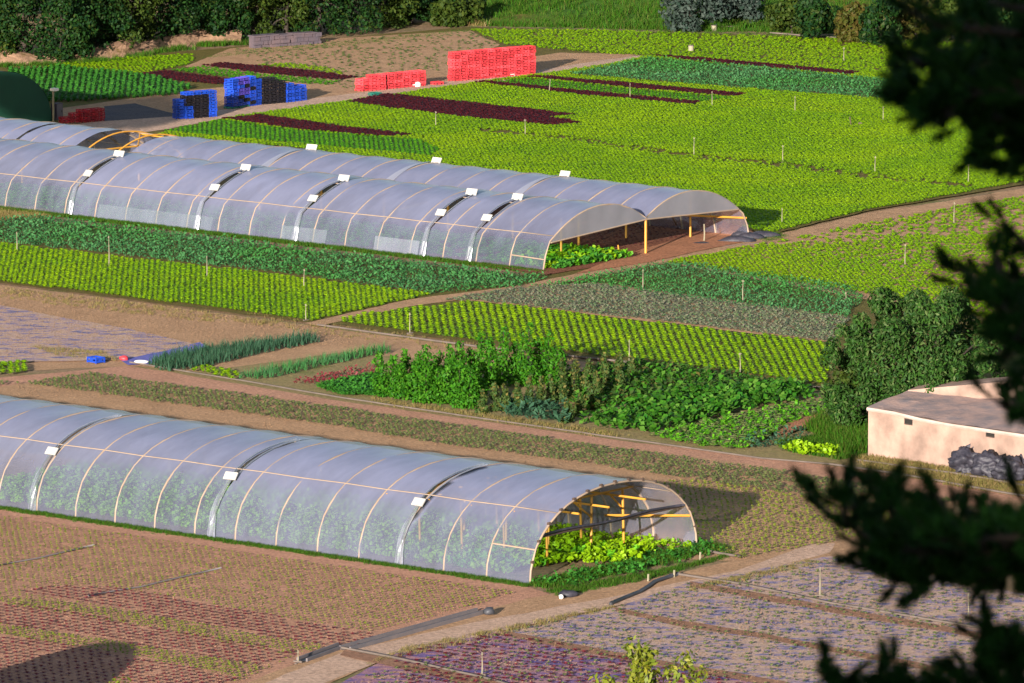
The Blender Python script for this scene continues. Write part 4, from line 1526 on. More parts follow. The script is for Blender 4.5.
line_thing("black_hose", [(703, 552), (722, 556), (742, 559)], .05, M['pipe'], "thin pale hose by the right foot of near tunnel", "hose")
line_thing("water_pipe", [(700, 250), (760, 245), (830, 256), (930, 274)], 0.031, M['pipe'], "thin pale pipe through yellow lettuces right of the twin tunnel", "pipe")
line_thing("water_pipe", [(695, 28.5), (740, 28), (765, 25)], 0.056, M['pipe'], "upper pale pipe below the grey bush", "pipe")
line_thing("water_pipe", [(722, 27), (745, 25), (768, 23)], 0.056, M['pipe'], "pale pipe lying beside the far pale block", "pipe")
line_thing("water_pipe", [(770, 34), (820, 38), (880, 41)], 0.050, M['pipe'], "pale pipe along the foot of far bushes", "pipe")
# trough: two low boards and a floor
a, b = G(345, 651), G(482, 613)
t = empty("water_trough", a, math.atan2(b.y - a.y, b.x - a.x))
tag(t, "long grey irrigation trough beside the dirt path at lower centre", "trough")
Lt = (b - a).length
m = MB(); m.box((Lt / 2, 0, .03), (Lt, .33, .04)); m.build("floor", M['hose'], t)
for s in (-1, 1):
    m = MB(); m.box((Lt / 2, s * .20, .08), (Lt, .07, .15)); m.build("side_board", M['trough'], t)
a2, b2 = G(302, 662), G(343, 647)
t2 = empty("water_trough", a2, math.atan2(b2.y - a2.y, b2.x - a2.x))
tag(t2, "short dark end piece of the irrigation trough", "trough")
L2 = (b2 - a2).length
m = MB(); m.box((L2 / 2, 0, .03), (L2, .28, .04)); m.build("floor", M['hose'], t2)
for s in (-1, 1):
    m = MB(); m.box((L2 / 2, s * .17, .07), (L2, .06, .13)); m.build("side_board", M['trough'], t2)
lump("black_bucket", M['hose'], G(489, 616) + Vector((0, 0, .15)), (.20, .18, .15), 2, "dark lump of folded plastic at the trough's upper end", "plastic")
lump("plastic_bundle", M['bag'], G(568, 597) + Vector((0, 0, .1)), (.35, .25, .15), 3, "grey plastic bundle before the near tunnel mouth", "plastic")
lump("plastic_bundle", M['soiltop'], G(561, 600) + Vector((0, 0, .1)), (.08, .08, .10), 8, "white scrap of plastic before the near tunnel mouth", "plastic")
for i, (px, py, sx) in enumerate(((750, 240, .7), (738, 243, .9), (765, 238, .8), (742, 238, .55))):
    lump("plastic_bundle", M['bag'], G(px, py) + Vector((0, 0, .12)), (sx, .35, .22), 11 + i, ["dark plastic bundle, middle one of the twin tunnel pile", "dark plastic bundle nearest the twin tunnel's right foot", "rightmost dark plastic bundle by the twin tunnel", "rear dark plastic bundle by the twin tunnel"][i], "plastic", group="plastic bundles by the twin tunnel")
lump("plastic_bundle", M['bag'], G(702, 245) + Vector((0, 0, .05)), (.5, .3, .1), 17, "flat dark plastic scrap at the foot of a stake", "plastic")
for i, (px, py, py2, lab) in enumerate(((648, 582, 574, "first low peg holding the black hose"), (674, 578, 570, "second low peg holding the black hose"), (700, 560, 552, "peg at the right foot of the near tunnel"))):
    b = G(px, py); h = HZ(b, py2)
    m = MB(); m.tube([(0, 0, 0), (.01, 0, h)], .035, 6); o = m.build("peg", M['riser']); o.location = b
    tag(o, lab, "peg")


# ================================================================== pink shed
def wall_with_hole(p0, p1, z1a, z1b, holes, th=.22):
    """holes: list of (u0,u1,z0,z1) along the wall; top slopes from z1a to z1b"""
    d = p1 - p0
    L = d.length
    ang = math.atan2(d.y, d.x)
    us = sorted({0, L} | {h[0] for h in holes} | {h[1] for h in holes})
    m = MB()
    dn = d.normalized()
    nr = Vector((-dn.y, dn.x, 0))

    def top(u): return z1a + (z1b - z1a) * u / L

    def piece(u0, u1, a0, a1, b0, b1):
        n = len(m.v)
        for off in (0, th):
            for u, z in ((u0, a0), (u1, a1), (u1, b1), (u0, b0)):
                q = p0 + dn * u + nr * off
                m.v.append((q.x, q.y, z))
        for q in ((0, 1, 2, 3), (7, 6, 5, 4), (0, 4, 5, 1), (1, 5, 6, 2), (2, 6, 7, 3), (3, 7, 4, 0)):
            m.f.append(tuple(n + i for i in q))
    for u0, u1 in zip(us[:-1], us[1:]):
        hs = [h for h in holes if h[0] <= u0 + 1e-6 and h[1] >= u1 - 1e-6]
        if not hs:
            piece(u0, u1, 0, 0, top(u0), top(u1))
        else:
            h = hs[0]
            piece(u0, u1, 0, 0, h[2], h[2])
            piece(u0, u1, h[3], h[3], top(u0), top(u1))
    return m, ang


SB0, SB1 = G(868, 456), G(949, 468)
SB2 = SB1 + (G(1024, 481) - SB1) * 1.35
z_0, z_1 = HZ(SB0, 408), HZ(SB1, 424)
z_2 = HZ(G(1024, 481), 435)
z_2 = z_1 + (z_2 - z_1) * 1.35
shed = empty("stone_shed", (0, 0, 0))
tag(shed, "low pink plastered shed with flat cement roof under the big tree", "shed")


def uspan(p0, p1, pxa, pxb):
    out = []
    d = p1 - p0
    for px in (pxa, pxb):
        lo, hi = -1.0, 3.0
        for _ in range(50):
            mid = (lo + hi) / 2
            q = p0 + d * mid
            X = 512 + FPX * q.x / (q.y * CP + CAM_H * SP - 1.2 * SP)
            if X < px: lo = mid
            else: hi = mid
        out.append(lo * d.length)
    return out


u0, u1 = uspan(SB0, SB1, 904, 912.5)
qz = SB0.lerp(SB1, (u0 + u1) / 2 / (SB1 - SB0).length)
h1 = (u0, u1, HZ(qz, 425), HZ(qz, 418.5))
m, an = wall_with_hole(SB0, SB1, z_0, z_1, [h1])
m.build("wall", M['plaster'], shed)
u2, u3 = uspan(SB1, SB2, 985.5, 994.5)
qz = SB1.lerp(SB2, (u2 + u3) / 2 / (SB2 - SB1).length)
h2 = (u2, u3, HZ(qz, 437.5), HZ(qz, 431))
m, an2 = wall_with_hole(SB1, SB2, z_1, z_2, [h2])
m.build("wall", M['plaster'], shed)
for (pa, pb, hh) in ((SB0, SB1, h1), (SB1, SB2, h2)):
    dn = (pb - pa).normalized()
    nr = Vector((-dn.y, dn.x, 0))
    c_ = pa + dn * ((hh[0] + hh[1]) / 2) + nr * .05
    w_ = MB(); w_.box((c_.x, c_.y, (hh[2] + hh[3]) / 2), (hh[1] - hh[0] - .004, .05, hh[3] - hh[2] - .004), math.atan2(dn.y, dn.x))
    wo = w_.build("window", M['void'], shed)
    fr_ = MB()
    tang = math.atan2(dn.y, dn.x)
    for zz in (hh[2] + .02, hh[3] - .02):
        fr_.box((c_.x, c_.y, zz), (hh[1] - hh[0] - .01, .075, .035), tang)
    fr_.build("frame", M['rust'], wo)
# roof corners
RB0 = G(914, 389, z_0 + .30)
RB1 = G(1000, 380, z_1 + .55)
RB2 = G(1090, 368, z_2 + .75)
SL = RB0.copy(); SL.z = 0
m, _ = wall_with_hole(SL, SB0, RB0.z - .02, z_0, [])
m.build("wall", M['plaster'], shed)
RBK = RB2.copy(); RBK.z = 0
m, _ = wall_with_hole(SB2, RBK, z_2, RB2.z - .1, [])
m.build("wall", M['plaster'], shed)
m, _ = wall_with_hole(RBK, SL, RB2.z - .1, RB0.z - .02, [])
m.build("wall", M['plaster'], shed)


def e_out(p, z, k=.12):
    n_ = Vector((-.35, -.95, 0)) * k
    return (p.x + n_.x, p.y + n_.y, z)


m = MB()
top_pts = [e_out(SB0, z_0 + .03), e_out(SB1, z_1 + .03), e_out(SB2, z_2 + .03), (RB2.x, RB2.y, RB2.z), (RB1.x, RB1.y, RB1.z), (RB0.x, RB0.y, RB0.z)]
# subdivided, slightly uneven roof skin
NN = 14
front_ = [Vector(top_pts[0]).lerp(Vector(top_pts[1]), i / NN) for i in range(NN)] + [Vector(top_pts[1]).lerp(Vector(top_pts[2]), i / NN) for i in range(NN + 1)]
back_ = [Vector(top_pts[5]).lerp(Vector(top_pts[4]), i / NN) for i in range(NN)] + [Vector(top_pts[4]).lerp(Vector(top_pts[3]), i / NN) for i in range(NN + 1)]
KR = 8
for a_, b_ in zip(front_, back_):
    for k in range(KR + 1):
        p = a_.lerp(b_, k / KR)
        m.v.append((p.x, p.y, p.z + .05 + .05 * noise.noise(p * 1.3)))
for i in range(len(front_) - 1):
    for k in range(KR):
        q = i * (KR + 1) + k
        m.f.append((q, q + KR + 1, q + KR + 2, q + 1))
roof_o = m.build("roof", M['roof'], shed)
m = MB()
m.tube([e_out(SB0, z_0 - .02, .1), e_out(SB0.lerp(SB1, .33), z_0 + (z_1 - z_0) * .33 + .02, .1), e_out(SB0.lerp(SB1, .66), z_0 + (z_1 - z_0) * .66 - .03, .1), e_out(SB1, z_1 - .02, .1),
        e_out(SB1.lerp(SB2, .5), (z_1 + z_2) / 2 - .02, .1), e_out(SB2, z_2 - .02, .1)], .075, 6)
m.build("eave", M['eave'], roof_o)
# the higher rear wall
ra, rb = G(908, 392, z_0 + .25), G(1090, 404, z_0 + .25)
ra.z = rb.z = 0
m, _ = wall_with_hole(ra, rb, HZ(ra, 390), HZ(rb, 374), [], th=1.6)
m.build("rear_wall", M['plaster'], shed)

# pile of dark sacks at the shed
sk = [(968, 474, .75, .55), (990, 478, .8, .6), (1010, 482, .7, .55), (1026, 480, .6, .5), (978, 466, .7, 1.05), (996, 468, .7, 1.2), (1014, 472, .6, 1.0), (986, 462, .55, 1.55), (1020, 466, .5, 1.3)]
skl = ["dark sack at the left foot of the pile by the shed", "dark sack at the front middle of the pile by the shed", "dark sack at the front right of the pile by the shed", "rightmost dark sack of the pile by the shed",
       "dark sack on the left shoulder of the pile", "dark sack in the upper middle of the pile", "dark sack on the right shoulder of the pile", "topmost dark sack of the pile by the shed", "small dark sack at the rear right of the pile"]
for i, (px, py, s_, hz) in enumerate(sk):
    lump("sack", M['bag'], G(px, py + (0 if hz < .7 else 5)) + Vector((0, .3 if hz > .7 else 0, hz * .72)), (s_ * .85, s_ * .7, .5), 30 + i, skl[i], "sack", sub=4, amp=.42, group="dark sacks piled by the shed")


# ================================================================== vegetation: trees
def leaf_cloud(lobes, n, size, asp=.55, shell=.75, seed=0, zmin=.1, hang=.0):
    """small rhombic leaves spread through ellipsoid lobes -> arrays"""
    rg = np.random.default_rng(seed)
    vol = np.array([l[3] * l[4] * l[5] for l in lobes]) ** .72
    cnt = np.maximum(1, (vol / vol.sum() * n)).astype(int)
    Cs = []
    Ns = []
    for l, c in zip(lobes, cnt):
        d = rg.normal(0, 1, (c, 3))
        d /= np.linalg.norm(d, axis=1)[:, None]
        r = shell + (1 - shell) * rg.uniform(0, 1, c) ** .7
        r = np.where(rg.uniform(0, 1, c) < .25, rg.uniform(.2, 1, c), r) * rg.normal(1, .07, c)
        Cs.append(np.array(l[:3]) + d * r[:, None] * np.array(l[3:6]))
        Ns.append(d)
    Cc = np.concatenate(Cs)
    N = np.concatenate(Ns)
    k = Cc[:, 2] > zmin
    Cc, N = Cc[k], N[k]
    m_ = len(Cc)
    N = N + rg.normal(0, .75, (m_, 3))
    N[:, 2] += .25
    N /= np.linalg.norm(N, axis=1)[:, None]
    t = rg.normal(0, 1, (m_, 3))
    t[:, 2] -= hang
    t -= N * (t * N).sum(1)[:, None]
    t /= np.linalg.norm(t, axis=1)[:, None]
    b_ = np.cross(N, t)
    s = size * rg.uniform(.6, 1.35, m_)[:, None]
    V = np.stack([Cc - t * s, Cc - b_ * s * asp + N * s * .12, Cc + t * s, Cc + b_ * s * asp + N * s * .12], 1).reshape(-1, 3)
    F = np.arange(m_ * 4).reshape(-1, 4)
    return V, F


def crown_lobes(w_, h, rnd, n=16, z_low=.12):
    L = [(0, 0, h * .52, w_ * .36, w_ * .34, h * .40)]
    for i in range(n):
        a = rnd.uniform(0, 2 * PI)
        zf = rnd.uniform(z_low, .92)
        rad = w_ * .5 * math.sqrt(max(.05, 1 - ((zf - .42) / .62) ** 2)) * rnd.uniform(.62, .85)
        s = w_ * rnd.uniform(.13, .22)
        L.append((math.cos(a) * rad, math.sin(a) * rad, h * zf, s, s, s * rnd.uniform(.75, 1.1)))
    return L


def tree(name, base, w_, h, mat, label, cat="tree", n=4500, leaf=.13, seed=0, group=None, z_low=.12, asp=.55, lobes=18, trunk=True, hang=0.0):
    rnd = random.Random(seed)
    t = empty(name, base)
    tag(t, label, cat, group)
    LB = crown_lobes(w_, h, rnd, lobes, z_low)
    V, F = leaf_cloud(LB, n, leaf, asp=asp, seed=seed, hang=hang)
    o = link_mesh("crown", np_mesh("crown", V, F, mat), t)
    m = MB()
    tr = .05 + h * .022
    m.tube([(0, 0, -.2), (.05 * w_ * .2, 0, h * .25), (rnd.uniform(-.2, .2), rnd.uniform(-.2, .2), h * .6)], tr, 8, r2=tr * .45)
    for lb in LB[1:9]:
        a_ = Vector((0, 0, h * rnd.uniform(.15, .4)))
        e_ = Vector(lb[:3])
        m.tube([a_, a_.lerp(e_, .5) + Vector((0, 0, .15)), e_], tr * .4, 5, r2=tr * .1)
    m.build("trunk", M['bark'], t, smooth=True)
    return t


# hedgerow of dark trees, top left: first row with foot on the bank, second row behind
hx = [(-14, 66), (22, 66), (62, 66), (95, 60), (128, 57), (160, 51), (192, 47), (222, 45), (252, 42), (285, 40), (318, 39), (350, 36), (382, 30), (412, 27), (440, 22)]
kinds = [('hedge', "dark green bushy"), ('hedge_olive', "olive tinged"), ('hedge', "blackish green broad"), ('hedge', "dark dense")]
for i, (px, py) in enumerate(hx):
    rnd = random.Random(100 + i)
    b = G(px, py) + Vector((0, 1.8, 0))
    k = kinds[(i * 5 + 1) % 4] if i not in (8, 9) else kinds[1]
    w_ = rnd.uniform(3.4, 4.6)
    h = rnd.uniform(4.6, 6.2)
    if i > 12: w_, h = 2.8, 2.6
    tree("hedgerow_tree", b, w_, h, M[k[0]], "%s tree, %s from left in the front of the hedgerow" % (k[1], ORD[i]), n=6500, leaf=.115, seed=200 + i, group="trees in the hedgerow", z_low=.05)
for i in range(13):
    px = -30 + i * 37
    b = G(px, 44 - i * 2.4) + Vector((0, 14 + (i % 3), 0))
    tree("hedgerow_tree", b, 5.5, random.Random(i).uniform(7.5, 9.0), M['hedge' if i % 4 else 'hedge_olive'], "tall dark tree, %s from left in the rear of the hedgerow" % ORD[i], n=6000, leaf=.15, seed=300 + i, group="trees in the hedgerow", z_low=.1)

# earth bank under the hedge
bk = [(-60, 72), (0, 67), (50, 66), (90, 63), (125, 59), (165, 51), (200, 46), (246, 44)]
m = MB()
pp = []
for a_, b_ in zip(bk[:-1], bk[1:]):
    for j in range(10):
        f_ = j / 10
        pp.append(G(a_[0] + (b_[0] - a_[0]) * f_, a_[1] + (b_[1] - a_[1]) * f_))
K = 6
for p in pp:
    hh = .75 + .55 * noise.noise(p * .35)
    for k in range(K + 1):
        f_ = k / K
        m.v.append((p.x + noise.noise(p * .8 + Vector((k, 0, 0))) * .15, p.y + f_ * 2.2 + noise.noise(p * .6 + Vector((0, k, 0))) * .3, hh * math.sin(f_ * PI * .62) ** .8 - .02 if k else -.02))
for i in range(len(pp) - 1):
    for k in range(K):
        q = i * (K + 1) + k
        m.f.append((q, q + K + 1, q + K + 2, q + 1))
tag(m.build("earth_bank", M['bank'], smooth=False), kind='structure')
pts = np.array([(p.x + random.gauss(0, .5), p.y - random.uniform(-.3, .8), .02) for p in pp for _ in range(22) if noise.noise(p * .8) > -.2])
scatter("grass_strip", pts, TALLG, M['grass'], "green weeds along the foot of the earth bank", 'weeds', smin=.6, smax=1.2, tilt=.1)

# stone wall, end of the bank
a_, b_ = G(254, 50), G(322, 45)
d_ = b_ - a_
wl = empty("stone_wall", a_, math.atan2(d_.y, d_.x))
tag(wl, "short grey violet stone wall under the hedgerow", "wall")
LW = d_.length
hw = HZ(a_, 37)
m = MB(); m.box((LW / 2, .35, hw * .47), (LW - .1, .5, hw * .94)); m.build("wall_core", M['stone'], wl)
rnd = random.Random(5)
for r_ in range(3):
    x = 0.0
    while x < LW - .2:
        wd = rnd.uniform(.25, .75)
        wd = min(wd, LW - x)
        m = MB(); m.box((x + wd / 2, .12 + rnd.uniform(-.03, .03), hw / 3 * (r_ + .5)), (wd - .05, .2 + rnd.uniform(-.06, .08), hw / 3 * rnd.uniform(.75, .98))); m.build("stone", M['stone'], wl)
        x += wd
x = 0
while x < LW - .3:
    m = MB(); m.box((x + .45, .33, hw + rnd.uniform(-.03, .04)), (.86, .7, .09)); m.build("coping_stone", M['stone'], wl)
    x += .9
    if x > LW - .9: break

# grassy bank, top middle, rising to the back
m = MB()
xs = np.linspace(440, 1100, 45)
K = 14
for px in xs:
    p0 = G(px, 26 + (px - 470) * .022 if px < 900 else 36)
    for k in range(K + 1):
        f_ = k / K
        y = p0.y + f_ * 42
        m.v.append((p0.x * (1 + f_ * .08), y, -.03 + f_ ** 1.2 * 6.5 + (.4 * noise.noise(Vector((p0.x * .2, y * .2, 1))) if k else 0)))
for i in range(len(xs) - 1):
    for k in range(K):
        q = i * (K + 1) + k
        m.f.append((q, q + K + 1, q + K + 2, q + 1))
bo = m.build("grassy_bank", M['bankgrass'], smooth=True)
tag(bo, kind='structure')
pts = []
for _ in range(7000):
    px = random.uniform(445, 1060)
    p0 = G(px, 26 + (px - 470) * .022 if px < 900 else 36)
    f_ = random.uniform(0, .8) ** 1.3
    pts.append((p0.x * (1 + f_ * .08), p0.y + f_ * 42, f_ ** 1.2 * 6.5 - .05))
pts = np.array(pts)
dry = np.array([noise.noise(Vector((p[0] * .16, p[1] * .10, 5))) for p in pts]) + (pts[:, 2] - 1.5) * .10 > .12
scatter("bank_grass", pts[~dry], TALLG, M['grass'], "green grass covering the bank at the top", 'grass', smin=.7, smax=1.5, tilt=.2)
scatter("bank_grass", pts[dry], TALLG, M['drygrass'], "rusty dry grass patches on the bank at the top", 'grass', smin=.7, smax=1.4, tilt=.2)

# bushes along the top right
BU = [("bush", 690, 24, 4.2, 2.6, 'bushgrey', "broad silver grey bush on the grassy bank"),
      ("bush", 735, 20, 3.4, 2.4, 'bushgrey', "smaller silver grey bush right of the broad one"),
      ("bush", 792, 28, 3.0, 2.4, 'hedge_olive', "olive green bush right of the grey bushes"),
      ("bush", 818, 34, 2.6, 2.6, 'hedge', "dark green bush left of the golden shrub"),
      ("shrub", 852, 38, 2.0, 2.7, 'bushgold', "golden yellow shrub at the field's far edge"),
      ("bush", 880, 40, 2.6, 2.6, 'hedge', "dark green bush right of the golden shrub"),
      ("shrub", 915, 34, 2.6, 2.8, 'bushgold', "second golden shrub behind the pine branches"),
      ("bush", 950, 34, 3.0, 2.6, 'hedge_olive', "olive bush behind the upper pine branches"),
      ("bush", 990, 36, 3.2, 2.8, 'hedge', "dark bush behind the upper pine branches, near right edge"),
      ("bush", 1030, 36, 3.4, 3.0, 'hedge', "dark bush at the far right edge behind pine"),
      ("bush", 470, 18, 2.2, 1.6, 'hedge_olive', "low dry olive bush where hedgerow meets the bank"),
      ("bush", 448, 20, 2.4, 1.7, 'hedge_olive', "dull olive bush at the right end of the hedgerow")]
for i, (nm, px, py, w_, h, mt, lab) in enumerate(BU):
    b = G(px, py + 6)
    tree(nm, b, w_, h, M[mt], lab, cat=nm, n=2600, leaf=.14, seed=400 + i, z_low=.03)
for i in range(8):
    b = G(760 + i * 42, 18) + Vector((0, 12, 1.2))
    tree("bush", b, 4.2, 3.6, M['hedge' if i % 3 else 'hedge_olive'], "dark bush, %s from left in the row topping the right bank" % ORD[i], cat="bush", n=2600, leaf=.18, seed=450 + i, z_low=.03, group="bushes topping the right bank")

# the big tree by the shed
tbase = G(915, 432)
big = empty("fig_tree", tbase)
tag(big, "big round dark leaved tree behind the pink shed", "tree")
rnd = random.Random(77)
Hb = HZ(tbase, 289)
LB = [(0, 0, Hb * .46, 2.35, 2.3, Hb * .34)]
for i in range(62):
    a = rnd.uniform(0, 2 * PI)
    zf = rnd.uniform(.05, .90)
    rad = 3.45 * math.sqrt(max(.02, 1 - ((zf - .40) / .58) ** 2)) * rnd.uniform(.72, 1.04)
    s = rnd.uniform(.28, .60)
    LB.append((math.cos(a) * rad, math.sin(a) * rad, Hb * zf, s, s, s * 1.1))
V, F = leaf_cloud(LB, 44000, .095, asp=.40, seed=9, hang=.9, zmin=.05, shell=.85)
link_mesh("crown", np_mesh("crown", V, F, M['figleaf']), big)
m = MB()
m.tube([(0, 0, -.2), (.1, 0, 1.2), (.2, .1, Hb * .6)], .22, 8, r2=.1)
tko = m.build("trunk", M['bark'], big, smooth=True)
for lb in LB[1:22]:
    a_ = Vector((.1, 0, rnd.uniform(.4, 1.8)))
    e_ = Vector(lb[:3])
    m = MB(); m.tube([a_, a_.lerp(e_, .5) + Vector((0, 0, .2)), e_], .09, 5, r2=.025)
    m.build("limb", M['bark'], tko, smooth=True)
# shoots growing at the left side of it
tree("bush", G(845, 425), 1.9, 2.1, M['hedge_olive'], "leafy bush at the left foot of the big tree", cat="bush", n=2000, leaf=.11, seed=501, z_low=.03)


# ================================================================== vegetable garden
def leafy_column(name, base, w_, h, mat, label, cat, group, n, leaf, seed, stake=True, asp=.6):
    rnd = random.Random(seed)
    t = empty(name, base)
    tag(t, label, cat, group)
    LB = []
    for i in range(7):
        f_ = (i + .5) / 7
        LB.append((rnd.uniform(-.12, .12) * w_, rnd.uniform(-.12, .12) * w_, h * f_, w_ * .5 * (1.15 - .8 * f_ ** 1.5) * rnd.uniform(.8, 1.1), w_ * .5 * (1.15 - .8 * f_ ** 1.5), h * .12))
    V, F = leaf_cloud(LB, n, leaf, asp=asp, seed=seed, shell=.5, zmin=.03, hang=.3)
    link_mesh("foliage", np_mesh("foliage", V, F, mat), t)
    m = MB(); m.tube([(0, 0, 0), (rnd.uniform(-.05, .05), 0, h * .93)], .018, 5)
    m.build("stake" if stake else "stem", M['bark'], t)
    return t


rnd = random.Random(3)
bi = 0
for row, (xa, ya, xb, yb, n_, tops) in enumerate((
        (382, 396, 470, 408, 9, (358, 362, 366, 358, 370, 372, 362, 366, 372)),
        (404, 390, 560, 383, 15, (356, 362, 352, 356, 350, 346, 352, 338, 344, 334, 346, 332, 344, 338, 352)),
        (452, 402, 476, 404, 3, (374, 378, 380)),
        (590, 372, 620, 370, 0, ()))):
    for i in range(n_):
        f_ = i / max(1, n_ - 1)
        px = xa + (xb - xa) * f_ + rnd.uniform(-2, 2)
        py = ya + (yb - ya) * f_ + rnd.uniform(-1.5, 1.5)
        b = G(px, py)
        h = HZ(b, tops[i % len(tops)] + rnd.uniform(-2, 2))
        leafy_column("bean_plant", b, rnd.uniform(.80, 1.05), h * 1.14, M['bean'], "bright green climbing bean, %s from left in the %s bean row" % (ORD[i], ("front", "rear", "short middle")[row]), "bean plant", "climbing beans in the garden", 900, .070, 600 + bi)
        bi += 1
bi = 0
for row, (xa, ya, xb, yb, n_, top) in enumerate(((484, 414, 618, 394, 13, 28), (560, 372 + 16, 632, 372 + 8, 6, 28), (570, 422, 598, 402, 4, 26))):
    for i in range(n_):
        f_ = i / max(1, n_ - 1)
        px = xa + (xb - xa) * f_ + rnd.uniform(-2, 2)
        py = ya + (yb - ya) * f_ + rnd.uniform(-1, 1)
        b = G(px, py)
        h = HZ(b, py - top + rnd.uniform(-4, 4))
        leafy_column("tomato_plant", b, rnd.uniform(.42, .58), h, M['maize'], "browning staked plant, %s from left in the %s row" % (ORD[i], ("long", "rear", "short front")[row]), "plant", "browning staked plants right of the beans", 420, .070, 700 + bi)
        bi += 1
# grey-green cabbages
CABB = [np_mesh("cabbage", *t_bush(30, .42, .55, .30, s, up=.7, asp=.4), M['leek']) for s in range(3)]
for i in range(14):
    px, py = 508 + (i % 7) * 8.5 + rnd.uniform(-2, 2), 407 + (i // 7) * 10 + (i % 7) * 1.2 + rnd.uniform(-1, 1)
    o = link_mesh("cabbage", rnd.choice(CABB), None, G(px, py) + Vector((0, 0, .03)), rnd.uniform(0, 6), rnd.uniform(.9, 1.35))
    tag(o, "grey green cabbage, %s from left in the %s row below browning plants" % (ORD[i % 7], "rear" if i < 7 else "front"), "cabbage", "grey green cabbages in the garden")
# broad-leaved squash patch
BR = [np_mesh("squash_plant", *t_bush(34, .48, .55, .26, s, up=.3, asp=.8), M['broad']) for s in range(5)]
Q = pl((578, 424), (640, 408), (700, 396), (790, 388), (820, 398), (790, 405), (750, 412), (700, 424), (650, 436), (590, 430))
P = grid_pts(Q, R(30), .72, .62, .15, .15)
for p in P[:280]:
    o = link_mesh("squash_plant", rnd.choice(BR), None, (p[0], p[1], .04), rnd.uniform(0, 6), rnd.uniform(.8, 1.15))
    tag(o, "broad leaved green squash plant in the patch before the big tree", "squash plant", "squash plants in the garden patch")
Q = pl((545, 392), (600, 372), (640, 366), (760, 384), (815, 392), (780, 394), (640, 402), (590, 412))
scatter("weed_growth", z0(rand_pts(Q, 1300), .03), BLEAF, M['broad'], "mixed green growth behind the squash patch", 'weeds', smin=.6, smax=1.2)
scatter("weed_growth", z0(rand_pts(Q, 800), .03), BLEAF, M['maize'], "brownish growth mixed behind the squash patch", 'weeds', smin=.6, smax=1.2)
# pale low greens and grass to the shed
Q = pl((650, 438), (700, 426), (760, 414), (820, 402), (850, 410), (800, 420), (770, 440), (740, 452), (700, 448))
scatter("low_greens", z0(grid_pts(Q, R(30), .5, .4, .2, .2)), LETB, M['olive'], "low dull green rows right of the squash patch", smin=.9, smax=1.5)
scatter("low_greens", z0(rand_pts(Q, 500)), BLEAF, M['green'], "scattered brighter greens right of the squash patch", smin=.4, smax=.8)
Q = pl((735, 444), (800, 432), (812, 436), (800, 446), (750, 454))
scatter("low_greens", z0(grid_pts(Q, R(30), .55, .5, .2, .2)), CAB, M['leek'], "grey green low plants before the dirt patch", smin=.9, smax=1.4)
sheet("dirt_patch", [(764, 434), (790, 424), (822, 415), (838, 420), (806, 430), (786, 437)], M['soil_red'])
Q = pl((808, 430), (835, 415), (870, 405), (869, 452), (845, 455), (830, 440))
scatter("tall_grass", z0(rand_pts(Q, 2600), .02), TALLG, M['grass'], "tall lush grass left of the pink shed", 'grass', smin=.8, smax=1.6, tilt=.15)
Q = pl((775, 442), (830, 436), (866, 456), (840, 460), (790, 452))
scatter("tall_grass", z0(rand_pts(Q, 900), .02), GRASS, M['grass'], "short grass before the pink shed's left corner", 'grass', smin=.6, smax=1.4, tilt=.15)
LTm = [np_mesh("lettuce", *t_bush(24, .28, .30, .17, s, up=.8, asp=.75), M['yellow']) for s in range(3)]
k = 0
for p in grid_pts(pl((784, 450), (800, 446), (838, 452), (832, 458), (800, 457)), R(-38), .42, .5, .1, .1):
    o = link_mesh("lettuce", rnd.choice(LTm), None, (p[0], p[1], .04), rnd.uniform(0, 6), rnd.uniform(.9, 1.2))
    tag(o, "vivid yellow green lettuce in the small patch left of the shed", "lettuce", "vivid lettuces left of the shed")
Q = pl((850, 456), (900, 458), (960, 470), (1040, 484), (1040, 500), (960, 488), (870, 470))
scatter("dry_grass", z0(rand_pts(Q, 1500), .02), GRASS, M['drygrass'], "dry grass along the foot of the pink shed", 'grass', smin=.5, smax=1.1, tilt=.15)
# left part: leeks, second leek row, small lettuces, beet row
Q = pl((148, 366), (170, 356), (230, 347), (310, 338), (320, 343), (260, 355), (200, 369), (165, 373))
scatter("leek_bed", z0(grid_pts(Q, R(40), .34, .26, .1, .14)), LEEK, M['leek'], "blue green leek bed beside the left mulched plot", smin=.8, smax=1.15, tilt=.08)
Q = pl((236, 379), (290, 366), (345, 356), (384, 349), (390, 354), (330, 366), (262, 381))
scatter("leek_bed", z0(grid_pts(Q, R(40), .36, .28, .1, .14)), LEEK, M['bluegreen'], "narrow leek row left of the climbing beans", smin=.7, smax=1.0, tilt=.08)
Q = pl((186, 371), (205, 367), (242, 376), (232, 381))
scatter("lettuce_bed", z0(grid_pts(Q, R(-38), .36, .4, .1, .1)), LETB, M['lime'], "short lime row between the two leek rows", smin=.8, smax=1.1)
Q = pl((290, 385), (330, 376), (375, 369), (378, 376), (330, 388))
scatter("beet_bed", z0(grid_pts(Q, R(40), .36, .3, .14, .14)), CAB, M['redseed'], "red leaved beet row left of the beans", smin=.6, smax=1.0)
Q = pl((318, 388), (376, 376), (380, 396), (345, 397))
scatter("weed_growth", z0(rand_pts(Q, 700), .02), BLEAF, M['deep'], "green weeds at the left foot of the beans", 'weeds', smin=.4, smax=.8)
Q = pl((-10, 366), (25, 364), (28, 374), (-10, 378))
scatter("lettuce_bed", z0(grid_pts(Q, R(-38), .36, .4, .1, .1)), LETB, M['lime'], "small lime plot cut by the left edge", smin=.9, smax=1.3)
